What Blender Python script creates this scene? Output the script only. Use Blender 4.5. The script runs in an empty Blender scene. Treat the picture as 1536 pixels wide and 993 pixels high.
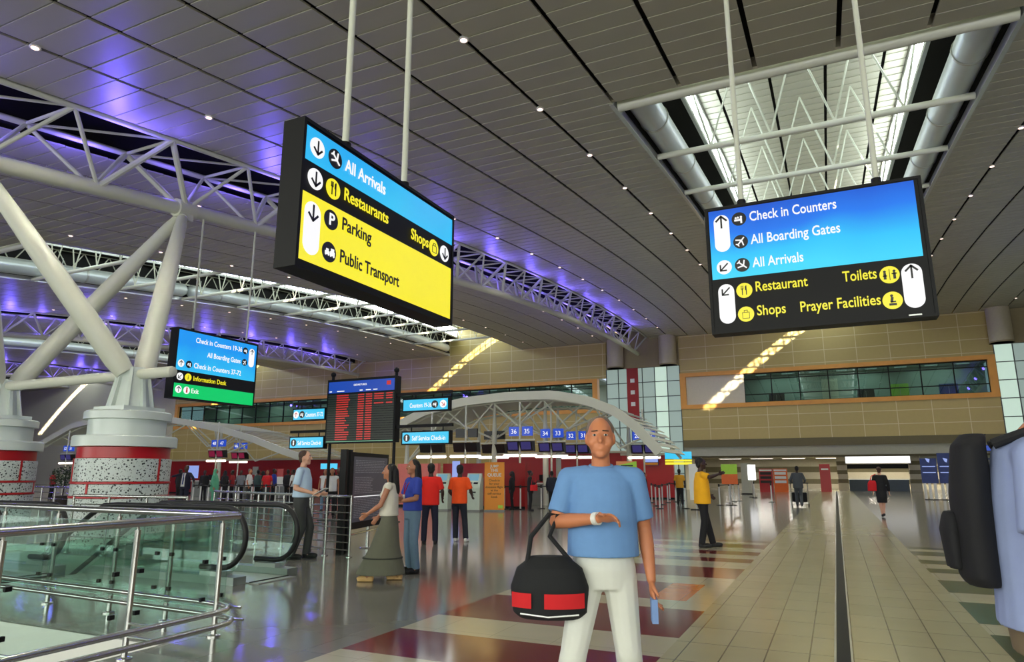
import bpy, bmesh, math, random
from math import sin, cos, pi, radians as RD, sqrt, atan2
from mathutils import Vector as V, Matrix
random.seed(7)
S = bpy.context.scene
COL = S.collection
# ---------------------------------------------------------------- camera, light, exposure
cam = bpy.data.cameras.new('camera'); camo = bpy.data.objects.new('camera', cam); COL.objects.link(camo)
camo.location = (0, 0, 1.45); camo.rotation_euler = (RD(90 + 11.987), 0, RD(25.097))
cam.sensor_width = 36; cam.lens = 36 * 1015 / 1536; cam.clip_end = 400; cam.clip_start = 0.05
S.camera = camo
S.cycles.transparent_max_bounces = 40
vs = S.view_settings
vs.view_transform = 'Standard'; vs.look = 'None'; vs.exposure = 0.0; vs.gamma = 1; vs.use_curve_mapping = False
SUN_DIR = V((-0.30, 1.0, -0.14))
SUN_E = 22.0
DOWN_E = 780.0        # each downlight's spot
BLUE_E = 300.0
SKY_E = 9.0           # clerestory panes
FACADE_E = 4200.0
w = bpy.data.worlds.new('sky'); S.world = w; w.use_nodes = True
bg = w.node_tree.nodes['Background']; bg.inputs[0].default_value = (0.75, 0.87, 1, 1); bg.inputs[1].default_value = 1.0
def light(name, kind, loc, energy, col=(1, 1, 1), rot=(0, 0, 0), parent=None, **k):
    l = bpy.data.lights.new(name, kind); l.energy = energy; l.color = col
    for a, b in k.items(): setattr(l, a, b)
    o = bpy.data.objects.new(name, l); COL.objects.link(o); o.location = loc; o.rotation_euler = rot
    if parent: o.parent = parent
    return o
sun = light('sun', 'SUN', (0, 0, 40), SUN_E, (1, 0.86, 0.62), angle=RD(0.5))
sun.rotation_euler = SUN_DIR.to_track_quat('-Z', 'Y').to_euler()
for fx in (-40, -8, 22):   # daylight of the glazed front behind the camera
    light('front_daylight', 'AREA', (fx, -13.5, 5.5), FACADE_E, (0.95, 0.98, 0.92), (RD(90), 0, 0), shape='RECTANGLE', size=28, size_y=7)
# ---------------------------------------------------------------- helpers
def lin(c):
    r = []
    for v in c[:3]:
        v = v / 255
        r.append(v / 12.92 if v <= 0.04045 else ((v + 0.055) / 1.055) ** 2.4)
    return (*r, 1)
MATS = {}
def pm(name, col, rough=0.5, metal=0.0, var=0.08, scale=6, bump=0.0, spec=0.5, coat=0.0):
    if name in MATS: return MATS[name]
    m = bpy.data.materials.new(name); m.use_nodes = True; nt = m.node_tree; b = nt.nodes['Principled BSDF']
    c = lin(col)
    tc = nt.nodes.new('ShaderNodeTexCoord'); nz = nt.nodes.new('ShaderNodeTexNoise'); nz.inputs['Scale'].default_value = scale; nz.inputs['Detail'].default_value = 4
    nt.links.new(tc.outputs['Object'], nz.inputs['Vector'])
    mx = nt.nodes.new('ShaderNodeMix'); mx.data_type = 'RGBA'
    mx.inputs['A'].default_value = tuple(x * (1 - var) for x in c[:3]) + (1,)
    mx.inputs['B'].default_value = tuple(min(1, x * (1 + var)) for x in c[:3]) + (1,)
    nt.links.new(nz.outputs['Fac'], mx.inputs['Factor']); nt.links.new(mx.outputs['Result'], b.inputs['Base Color'])
    b.inputs['Roughness'].default_value = rough; b.inputs['Metallic'].default_value = metal
    b.inputs['Specular IOR Level'].default_value = spec
    if coat: b.inputs['Coat Weight'].default_value = coat
    if bump:
        bp = nt.nodes.new('ShaderNodeBump'); bp.inputs['Strength'].default_value = bump; bp.inputs['Distance'].default_value = 0.02
        nt.links.new(nz.outputs['Fac'], bp.inputs['Height']); nt.links.new(bp.outputs['Normal'], b.inputs['Normal'])
    MATS[name] = m
    return m
def em(name, col, strength=1.0, base=(5, 5, 5)):
    if name in MATS: return MATS[name]
    m = bpy.data.materials.new(name); m.use_nodes = True; nt = m.node_tree; b = nt.nodes['Principled BSDF']
    b.inputs['Base Color'].default_value = lin(base); b.inputs['Roughness'].default_value = 0.3
    tc = nt.nodes.new('ShaderNodeTexCoord'); nz = nt.nodes.new('ShaderNodeTexNoise'); nz.inputs['Scale'].default_value = 1.5
    nt.links.new(tc.outputs['Object'], nz.inputs['Vector'])
    mx = nt.nodes.new('ShaderNodeMix'); mx.data_type = 'RGBA'; c = lin(col)
    mx.inputs['A'].default_value = tuple(x * 0.94 for x in c[:3]) + (1,); mx.inputs['B'].default_value = c
    nt.links.new(nz.outputs['Fac'], mx.inputs['Factor']); nt.links.new(mx.outputs['Result'], b.inputs['Emission Color'])
    b.inputs['Emission Strength'].default_value = strength
    MATS[name] = m
    return m
def glass(name, col, alpha, rough=0.02):
    m = bpy.data.materials.new(name); m.use_nodes = True; nt = m.node_tree; nt.nodes.clear()
    o = nt.nodes.new('ShaderNodeOutputMaterial'); tr = nt.nodes.new('ShaderNodeBsdfTransparent'); gl = nt.nodes.new('ShaderNodeBsdfGlossy'); mx = nt.nodes.new('ShaderNodeMixShader')
    tr.inputs[0].default_value = lin(col); gl.inputs['Roughness'].default_value = rough; gl.inputs['Color'].default_value = (0.9, 1, 0.97, 1)
    fr = nt.nodes.new('ShaderNodeFresnel'); ge = nt.nodes.new('ShaderNodeNewGeometry'); ma = nt.nodes.new('ShaderNodeMath'); ma.operation = 'MULTIPLY_ADD'; ma.inputs[1].default_value = 1 / 1.45 - 1.45; ma.inputs[2].default_value = 1.45
    nt.links.new(ge.outputs['Backfacing'], ma.inputs[0]); nt.links.new(ma.outputs[0], fr.inputs[0])
    ad = nt.nodes.new('ShaderNodeMath'); ad.operation = 'ADD'; ad.inputs[1].default_value = alpha
    nt.links.new(fr.outputs[0], ad.inputs[0]); nt.links.new(ad.outputs[0], mx.inputs[0])
    nt.links.new(tr.outputs[0], mx.inputs[1]); nt.links.new(gl.outputs[0], mx.inputs[2]); nt.links.new(mx.outputs[0], o.inputs[0])
    MATS[name] = m
    return m
class MB:
    """collects shapes for ONE mesh"""
    def __init__(s): s.b = bmesh.new(); s.mi = 0
    def _f(s, vs):
        try: f = s.b.faces.new(vs); f.material_index = s.mi; f.smooth = True; return f
        except ValueError: return None
    def box(s, x0, x1, y0, y1, z0, z1):
        v = [s.b.verts.new((x, y, z)) for z in (z0, z1) for y in (y0, y1) for x in (x0, x1)]
        for q in ((0, 2, 3, 1), (4, 5, 7, 6), (0, 1, 5, 4), (2, 6, 7, 3), (0, 4, 6, 2), (1, 3, 7, 5)): s._f([v[i] for i in q])
        return s
    def hexa(s, pts):   # 8 points: bottom 4 ccw, top 4 ccw
        v = [s.b.verts.new(p) for p in pts]
        for q in ((3, 2, 1, 0), (4, 5, 6, 7), (0, 1, 5, 4), (1, 2, 6, 5), (2, 3, 7, 6), (3, 0, 4, 7)): s._f([v[i] for i in q])
        return s
    def obox(s, c, sx, sy, sz, rz=0, tilt=0):
        M = Matrix.Translation(c) @ Matrix.Rotation(rz, 4, 'Z') @ Matrix.Rotation(tilt, 4, 'X')
        p = [M @ V((x, y, z)) for z in (-sz / 2, sz / 2) for x, y in ((-sx / 2, -sy / 2), (sx / 2, -sy / 2), (sx / 2, sy / 2), (-sx / 2, sy / 2))]
        return s.hexa(p)
    def tube(s, p0, p1, r0, r1=None, n=10, caps=True):
        r1 = r0 if r1 is None else r1; p0 = V(p0); p1 = V(p1); d = (p1 - p0)
        if d.length < 1e-6: return s
        d.normalize(); a = d.orthogonal().normalized(); b = d.cross(a)
        A = [s.b.verts.new(p0 + (a * cos(t) + b * sin(t)) * r0) for t in [2 * pi * i / n for i in range(n)]]
        B = [s.b.verts.new(p1 + (a * cos(t) + b * sin(t)) * r1) for t in [2 * pi * i / n for i in range(n)]]
        for i in range(n): s._f([A[i], A[(i + 1) % n], B[(i + 1) % n], B[i]])
        if caps: s._f(A[::-1]); s._f(B)
        return s
    def path(s, pts, r, n=10, caps=True):
        pts = [V(p) for p in pts]; rings = []
        a = None
        for i, p in enumerate(pts):
            d = (pts[min(i + 1, len(pts) - 1)] - pts[max(i - 1, 0)]).normalized()
            if a is None: a = d.orthogonal().normalized()
            else: a = (a - d * a.dot(d)).normalized()
            b = d.cross(a); k = r[i] if isinstance(r, (list, tuple)) else r
            rings.append([s.b.verts.new(p + (a * cos(t) + b * sin(t)) * k) for t in [2 * pi * j / n for j in range(n)]])
        for A, B in zip(rings, rings[1:]):
            for i in range(n): s._f([A[i], A[(i + 1) % n], B[(i + 1) % n], B[i]])
        if caps: s._f(rings[0][::-1]); s._f(rings[-1])
        return s
    def lathe(s, prof, c=(0, 0, 0), n=40, sx=1, sy=1):
        rings = []
        for r, z in prof: rings.append([s.b.verts.new((c[0] + r * sx * cos(2 * pi * i / n), c[1] + r * sy * sin(2 * pi * i / n), c[2] + z)) for i in range(n)])
        for A, B in zip(rings, rings[1:]):
            for i in range(n): s._f([A[i], A[(i + 1) % n], B[(i + 1) % n], B[i]])
        s._f(rings[0][::-1]); s._f(rings[-1])
        return s
    def ell(s, c, rx, ry=None, rz=None, n=14, m=9, rot=None):
        ry = rx if ry is None else ry; rz = rx if rz is None else rz
        R = rot or Matrix.Identity(3); c = V(c); rings = []
        top = s.b.verts.new(c + R @ V((0, 0, rz))); bot = s.b.verts.new(c + R @ V((0, 0, -rz)))
        for j in range(1, m):
            t = pi * j / m
            rings.append([s.b.verts.new(c + R @ V((rx * sin(t) * cos(2 * pi * i / n), ry * sin(t) * sin(2 * pi * i / n), rz * cos(t)))) for i in range(n)])
        for i in range(n): s._f([top, rings[0][i], rings[0][(i + 1) % n]]); s._f([bot, rings[-1][(i + 1) % n], rings[-1][i]])
        for A, B in zip(rings, rings[1:]):
            for i in range(n): s._f([A[i], B[i], B[(i + 1) % n], A[(i + 1) % n]])
        return s
    def cap(s, p0, p1, r0, r1=None):
        r1 = r0 if r1 is None else r1
        s.tube(p0, p1, r0, r1, 12); s.ell(p0, r0, n=12, m=8); s.ell(p1, r1, n=12, m=8)
        return s
    def loft(s, rings, n=20):   # (cx,cy,cz,rx,ry) horizontal ellipses, closed
        R = [[s.b.verts.new((c[0] + c[3] * cos(2 * pi * i / n), c[1] + c[4] * sin(2 * pi * i / n), c[2])) for i in range(n)] for c in rings]
        for A, B in zip(R, R[1:]):
            for i in range(n): s._f([A[i], A[(i + 1) % n], B[(i + 1) % n], B[i]])
        s._f(R[0][::-1]); s._f(R[-1])
        return s
    def prism(s, pts, off):   # planar polygon extruded by a vector
        off = V(off); A = [s.b.verts.new(p) for p in pts]; B = [s.b.verts.new(V(p) + off) for p in pts]; n = len(pts)
        s._f(A[::-1]); s._f(B)
        for i in range(n): s._f([A[i], A[(i + 1) % n], B[(i + 1) % n], B[i]])
        return s
    def build(s, name, mats, parent=None, loc=(0, 0, 0), rz=0, smooth=False, fix=True):
        if fix: bmesh.ops.recalc_face_normals(s.b, faces=s.b.faces[:])
        me = bpy.data.meshes.new(name)
        for f in s.b.faces: f.smooth = smooth
        s.b.to_mesh(me); s.b.free()
        for m in (mats if isinstance(mats, (list, tuple)) else [mats]): me.materials.append(MATS[m] if isinstance(m, str) else m)
        if smooth:
            try: me.set_sharp_from_angle(angle=RD(42))
            except Exception: pass
        o = bpy.data.objects.new(name, me); COL.objects.link(o); o.location = loc; o.rotation_euler = (0, 0, rz)
        if parent: o.parent = parent
        return o
def tag(o, label=None, cat=None, group=None, kind=None):
    if label: o['label'] = label
    if cat: o['category'] = cat
    if group: o['group'] = group
    if kind: o['kind'] = kind
    return o
def thing(name, label, cat, loc=(0, 0, 0), rz=0, group=None):
    o = bpy.data.objects.new(name, None); COL.objects.link(o); o.location = loc; o.rotation_euler = (0, 0, rz); o.empty_display_size = 0.2
    return tag(o, label, cat, group)
def struct(o): o['kind'] = 'structure'; return o
def dup(root, loc, rz=None, label=None, group=None):
    def cp(o, par):
        c = o.copy(); COL.objects.link(c)
        if par: c.parent = par
        for ch in list(o.children):
            if ch.type != 'LIGHT': cp(ch, c)
            else: k = ch.copy(); COL.objects.link(k); k.parent = c
        return c
    r = cp(root, None); r.location = loc
    if rz is not None: r.rotation_euler = (0, 0, rz)
    if label: r['label'] = label
    if group: r['group'] = group
    return r
def text(body, size, mat, parent, loc, rot=(RD(90), 0, 0), align='LEFT', depth=0.003, name='lettering', fit=None, bold=0.0):
    cu = bpy.data.curves.new('t', 'FONT'); cu.body = body; cu.size = size; cu.align_x = align; cu.extrude = depth; cu.resolution_u = 3; cu.offset = bold * size
    t = bpy.data.objects.new('t', cu); COL.objects.link(t)
    bpy.context.view_layer.update()
    me = bpy.data.meshes.new_from_object(t.evaluated_get(bpy.context.evaluated_depsgraph_get())); bpy.data.objects.remove(t); bpy.data.curves.remove(cu)
    if fit:
        xs = [v.co.x for v in me.vertices]; wd = max(xs) - min(xs); k = fit / wd
        for v in me.vertices: v.co.x *= k
    me.materials.clear(); me.materials.append(MATS[mat] if isinstance(mat, str) else mat); me.name = name
    o = bpy.data.objects.new(name, me); COL.objects.link(o); o.location = loc; o.rotation_euler = rot
    if parent: o.parent = parent
    return o
PC = (-0.75682882, -1.80218574, 4.52248353, 13.12793551)
def zc(Y):
    t = (Y - 30) / 40
    return ((PC[0] * t + PC[1]) * t + PC[2]) * t + PC[3]
D = 68.0      # end wall
XT = -17.3    # first truss
PER = 35.3    # bay period
# ---------------------------------------------------------------- materials
pm('ceiling_panel', (180, 177, 158), 0.45, var=0.05, scale=0.6)
pm('dark_void', (22, 21, 20), 0.9)
pm('row_olive', (46, 50, 40), 0.4)
pm('white_steel', (206, 208, 190), 0.42, var=0.04, scale=2)
pm('steel_trim', (190, 192, 188), 0.3, 0.6)
pm('duct_metal', (206, 214, 214), 0.34, 0.35, var=0.06, scale=3)
pm('grey_fascia', (172, 172, 154), 0.6)
pm('tan_plain', (152, 138, 104), 0.6)
pm('brown_band', (110, 102, 72), 0.6)
pm('wood_orange', (224, 158, 72), 0.45, var=0.18, scale=1.2)
pm('white_panel', (206, 200, 180), 0.5)
pm('stainless', (205, 205, 200), 0.22, 0.95, var=0.06, scale=8)
pm('black_metal', (6, 6, 7), 0.55, var=0.2, spec=0.3)
pm('black_plastic', (16, 16, 17), 0.35)
pm('black_rubber', (14, 14, 14), 0.55)
pm('red_paint', (178, 22, 26), 0.35, var=0.06)
pm('red_wall', (150, 12, 14), 0.5, var=0.1, scale=1)
pm('pink_red', (214, 112, 100), 0.45)
pm('drum_white', (204, 214, 206), 0.3, var=0.03)
pm('white_paint', (222, 222, 214), 0.45, var=0.03)
pm('counter_grey', (128, 132, 126), 0.5)
pm('dark_brown', (40, 32, 24), 0.6)
pm('kiosk_white', (190, 204, 186), 0.4)
pm('orange_banner', (236, 150, 48), 0.6, var=0.12, scale=1.5)
pm('orange_paint', (228, 104, 28), 0.5)
pm('lime_board', (170, 220, 70), 0.6)
pm('deep_blue', (38, 58, 120), 0.5, var=0.2)
pm('mullion_grey', (70, 78, 76), 0.5)
pm('cream_stone', (190, 182, 156), 0.5)
pm('dark_text', (40, 34, 24), 0.6)
pm('office_wall', (150, 158, 150), 0.8, var=0.25, scale=0.5)
em('lit_white', (255, 255, 255), 1.6)
em('sign_white', (255, 255, 255), 1.0)
em('sign_yellow', (255, 242, 40), 0.98)
em('sign_cyan', (50, 200, 245), 1.0)
em('sign_green', (10, 205, 105), 1.0)
em('sign_blue', (24, 74, 190), 0.8)
em('led_red', (225, 40, 34), 0.75)
em('led_green', (120, 190, 150), 0.6)
em('number_blue', (40, 80, 205), 0.85)
em('screen_violet', (70, 64, 130), 0.6)
em('screen_magenta', (150, 30, 70), 0.6)
em('screen_pale', (150, 170, 240), 0.9)
em('lamp_white', (255, 238, 222), 4.0)
em('down_glow', (255, 214, 196), 3.0)
em('office_lamp', (220, 235, 225), 1.0)
em('blue_glow', (70, 60, 255), 1.0)
glass('rail_glass', (236, 246, 242), 0.02)
glass('clear_glass', (214, 228, 222), 0.02)
glass('office_glass', (96, 122, 116), 0.04)
def make_special():
    # clerestory pane: lets the sun through and shows bright sky
    m = bpy.data.materials.new('sky_pane'); m.use_nodes = True; nt = m.node_tree; nt.nodes.clear()
    o = nt.nodes.new('ShaderNodeOutputMaterial'); tr = nt.nodes.new('ShaderNodeBsdfTransparent'); e = nt.nodes.new('ShaderNodeEmission'); a = nt.nodes.new('ShaderNodeAddShader')
    e.inputs[0].default_value = (0.84, 0.97, 0.98, 1); e.inputs[1].default_value = SKY_E
    nt.links.new(tr.outputs[0], a.inputs[0]); nt.links.new(e.outputs[0], a.inputs[1]); nt.links.new(a.outputs[0], o.inputs[0]); MATS['sky_pane'] = m
    # tiled end wall
    def brick(name, c1, c2, mortar, bw, rh, ms, rough, axes, off=0.0, spec=0.5, var=0.06):
        m = bpy.data.materials.new(name); m.use_nodes = True; nt = m.node_tree; b = nt.nodes['Principled BSDF']
        tc = nt.nodes.new('ShaderNodeTexCoord'); sp = nt.nodes.new('ShaderNodeSeparateXYZ'); cb = nt.nodes.new('ShaderNodeCombineXYZ')
        nt.links.new(tc.outputs['Object'], sp.inputs[0]); nt.links.new(sp.outputs[axes[0]], cb.inputs[0]); nt.links.new(sp.outputs[axes[1]], cb.inputs[1])
        br = nt.nodes.new('ShaderNodeTexBrick'); br.offset = off; br.squash = 1
        br.inputs['Color1'].default_value = lin(c1); br.inputs['Color2'].default_value = lin(c2); br.inputs['Mortar'].default_value = lin(mortar)
        br.inputs['Scale'].default_value = 1; br.inputs['Mortar Size'].default_value = ms; br.inputs['Brick Width'].default_value = bw; br.inputs['Row Height'].default_value = rh
        br.inputs['Mortar Smooth'].default_value = 0.1
        nt.links.new(cb.outputs[0], br.inputs['Vector'])
        nz = nt.nodes.new('ShaderNodeTexNoise'); nz.inputs['Scale'].default_value = 3; nz.inputs['Detail'].default_value = 6; nt.links.new(tc.outputs['Object'], nz.inputs['Vector'])
        mp = nt.nodes.new('ShaderNodeMapRange'); mp.inputs['To Min'].default_value = 1 - var; mp.inputs['To Max'].default_value = 1 + var; nt.links.new(nz.outputs['Fac'], mp.inputs['Value'])
        mx = nt.nodes.new('ShaderNodeVectorMath'); mx.operation = 'SCALE'; nt.links.new(br.outputs['Color'], mx.inputs[0]); nt.links.new(mp.outputs[0], mx.inputs['Scale'])
        nt.links.new(mx.outputs[0], b.inputs['Base Color']); b.inputs['Roughness'].default_value = rough; b.inputs['Specular IOR Level'].default_value = spec
        MATS[name] = m
    brick('wall_tile', (188, 168, 104), (182, 162, 98), (216, 204, 156), 2.66, 1.16, 0.03, 0.35, (0, 2))
    brick('floor_granite', (124, 122, 114), (118, 116, 108), (100, 98, 90), 0.6, 0.6, 0.004, 0.13, (0, 1))
    brick('aisle_tile', (172, 166, 132), (166, 160, 126), (100, 96, 78), 0.325, 0.65, 0.006, 0.2, (0, 1))
    brick('band_maroon', (116, 30, 26), (108, 27, 24), (92, 26, 24), 0.6, 0.6, 0.003, 0.12, (0, 1))
    brick('band_cream', (184, 178, 150), (178, 172, 144), (150, 144, 120), 0.6, 0.6, 0.003, 0.14, (0, 1))
    brick('band_green', (56, 78, 58), (50, 72, 54), (44, 62, 48), 0.6, 0.6, 0.003, 0.14, (0, 1))
    brick('band_orange', (206, 110, 24), (200, 104, 20), (180, 92, 20), 0.6, 0.6, 0.003, 0.14, (0, 1))
    # patterned drum cladding: dark dots and dashes on pale panels
    m = bpy.data.materials.new('drum_pattern'); m.use_nodes = True; nt = m.node_tree; b = nt.nodes['Principled BSDF']
    tc = nt.nodes.new('ShaderNodeTexCoord'); vo = nt.nodes.new('ShaderNodeTexVoronoi'); vo.inputs['Scale'].default_value = 15; vo.inputs['Randomness'].default_value = 0.75
    nt.links.new(tc.outputs['Object'], vo.inputs['Vector'])
    v2 = nt.nodes.new('ShaderNodeTexVoronoi'); v2.inputs['Scale'].default_value = 29; nt.links.new(tc.outputs['Object'], v2.inputs['Vector'])
    l1 = nt.nodes.new('ShaderNodeMath'); l1.operation = 'LESS_THAN'; l1.inputs[1].default_value = 0.3; nt.links.new(vo.outputs['Distance'], l1.inputs[0])
    l2 = nt.nodes.new('ShaderNodeMath'); l2.operation = 'LESS_THAN'; l2.inputs[1].default_value = 0.22; nt.links.new(v2.outputs['Distance'], l2.inputs[0])
    mxx = nt.nodes.new('ShaderNodeMath'); mxx.operation = 'MAXIMUM'; nt.links.new(l1.outputs[0], mxx.inputs[0]); nt.links.new(l2.outputs[0], mxx.inputs[1])
    cr = nt.nodes.new('ShaderNodeMix'); cr.data_type = 'RGBA'; cr.inputs['A'].default_value = lin((196, 206, 200)); cr.inputs['B'].default_value = lin((34, 44, 44))
    nt.links.new(mxx.outputs[0], cr.inputs['Factor']); nt.links.new(cr.outputs['Result'], b.inputs['Base Color']); b.inputs['Roughness'].default_value = 0.3; MATS['drum_pattern'] = m
    # back-lit sign faces: blue that runs from deep blue (top) to cyan (bottom)
    def backlit(name, stops, axis=2, lo=0.0, hi=1.0):
        m = bpy.data.materials.new(name); m.use_nodes = True; nt = m.node_tree; b = nt.nodes['Principled BSDF']; b.inputs['Base Color'].default_value = (0.01, 0.01, 0.01, 1); b.inputs['Roughness'].default_value = 0.25
        tc = nt.nodes.new('ShaderNodeTexCoord'); sp = nt.nodes.new('ShaderNodeSeparateXYZ'); nt.links.new(tc.outputs['Object'], sp.inputs[0])
        nz = nt.nodes.new('ShaderNodeTexNoise'); nz.inputs['Scale'].default_value = 1.1; nz.inputs['Detail'].default_value = 1; nt.links.new(tc.outputs['Object'], nz.inputs['Vector'])
        mr = nt.nodes.new('ShaderNodeMapRange'); mr.inputs['From Min'].default_value = lo; mr.inputs['From Max'].default_value = hi; nt.links.new(sp.outputs[axis], mr.inputs['Value'])
        ad = nt.nodes.new('ShaderNodeMath'); ad.operation = 'MULTIPLY_ADD'; ad.inputs[1].default_value = 0.5; nt.links.new(nz.outputs['Fac'], ad.inputs[0])
        sb = nt.nodes.new('ShaderNodeMath'); sb.operation = 'SUBTRACT'; sb.inputs[1].default_value = 0.25; nt.links.new(mr.outputs[0], sb.inputs[0]); nt.links.new(sb.outputs[0], ad.inputs[2])
        rp = nt.nodes.new('ShaderNodeValToRGB'); nt.links.new(ad.outputs[0], rp.inputs[0])
        el = rp.color_ramp.elements
        el[0].position = stops[0][0]; el[0].color = lin(stops[0][1]); el[1].position = stops[-1][0]; el[1].color = lin(stops[-1][1])
        for p, c in stops[1:-1]: q = el.new(p); q.color = lin(c)
        nt.links.new(rp.outputs[0], b.inputs['Emission Color']); b.inputs['Emission Strength'].default_value = 1.0; MATS[name] = m
    backlit('backlit_blue', [(0.0, (50, 215, 250)), (0.3, (30, 195, 252)), (0.6, (10, 120, 240)), (1.0, (4, 66, 196))], lo=0.65, hi=1.5)
    backlit('backlit_cyan', [(0.0, (70, 225, 245)), (0.55, (50, 195, 245)), (1.0, (20, 150, 240))], lo=-0.3, hi=1.6)
make_special()
# ---------------------------------------------------------------- floor
X0, X1, Y0, Y1 = -142.0, 52.0, -16.0, 84.0
HOLES = [(-24.0, -5.45, -8.0, 4.45), (-26.0, -10.4, 5.7, 8.45)]
BY = [-2.0, 0.6, 1.3, 2.6, 3.3, 4.3, 5.0, 5.88, 6.6, 7.96, 8.48, 9.8, 10.5, 11.64, 12.45, 12.99, 13.61, 14.21, 14.93, 15.7, 16.15, 16.6]
def floor():
    xs = sorted({X0, X1, -3.95, -1.42, 1.16, 3.7, *[h[0] for h in HOLES], *[h[1] for h in HOLES]})
    ys = sorted({Y0, Y1, *BY, *[h[2] for h in HOLES], *[h[3] for h in HOLES]})
    m = MB()
    def top(x0, x1, y0, y1, mi):
        m.mi = mi; v = [m.b.verts.new(p) for p in ((x0, y0, 0), (x1, y0, 0), (x1, y1, 0), (x0, y1, 0))]; m._f(v)
    for x0, x1 in zip(xs, xs[1:]):
        for y0, y1 in zip(ys, ys[1:]):
            cx, cy = (x0 + x1) / 2, (y0 + y1) / 2
            if any(h[0] < cx < h[1] and h[2] < cy < h[3] for h in HOLES): continue
            mi = 0
            if -1.42 < cx < 1.16: mi = 1
            elif (-3.95 < cx < -1.42 or 1.16 < cx < 3.7) and BY[0] < cy < BY[-1]:
                k = [i for i in range(len(BY) - 1) if BY[i] < cy < BY[i + 1]][0]
                mi = 3 if k % 2 else (2 if cx < 0 else 4)
                if cx < 0 and abs(cy - 9.1) < 0.5:
                    top(x0, -2.15, y0, y1, 2); top(-2.15, -1.72, y0, y1, 5); top(-1.72, x1, y0, y1, 3); continue
            top(x0, x1, y0, y1, mi)
    o = m.build('floor', ['floor_granite', 'aisle_tile', 'band_maroon', 'band_cream', 'band_green', 'band_orange'], fix=False); struct(o)
    m = MB()   # slab edges round the escalator wells and the lower level
    for a, b, c, d in HOLES:
        m.box(a, b, d, d + 0.12, -0.9, -0.012); m.box(a, b, c - 0.12, c, -0.9, -0.012); m.box(b, b + 0.12, c - 0.12, d + 0.12, -0.9, -0.012); m.box(a - 0.12, a, c - 0.12, d + 0.12, -0.9, -0.012)
    struct(m.build('trim_1', 'white_paint'))
    m = MB(); m.box(-40, 0, -14, 16, -5.3, -5.0); struct(m.build('floor_lower', 'floor_granite'))
    m = MB(); m.box(-40, 0, 9.2, 9.4, -5, -0.9); m.box(-40, 0, -9.2, -9.0, -5, -0.9); m.box(-3.2, -3.0, -9, 9.2, -5, -0.9); struct(m.build('wall_lower', 'white_paint'))
    m = MB(); m.box(-0.125, -0.015, -4, 67.5, 0.001, 0.004); struct(m.build('trim_2', 'black_metal'))     # slot drain down the aisle
    m = MB()
    for x in (-0.135, -0.012): m.box(x - 0.008, x + 0.008, -4, 67.5, 0.001, 0.006)
    struct(m.build('trim_3', 'steel_trim'))
floor()
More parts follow.
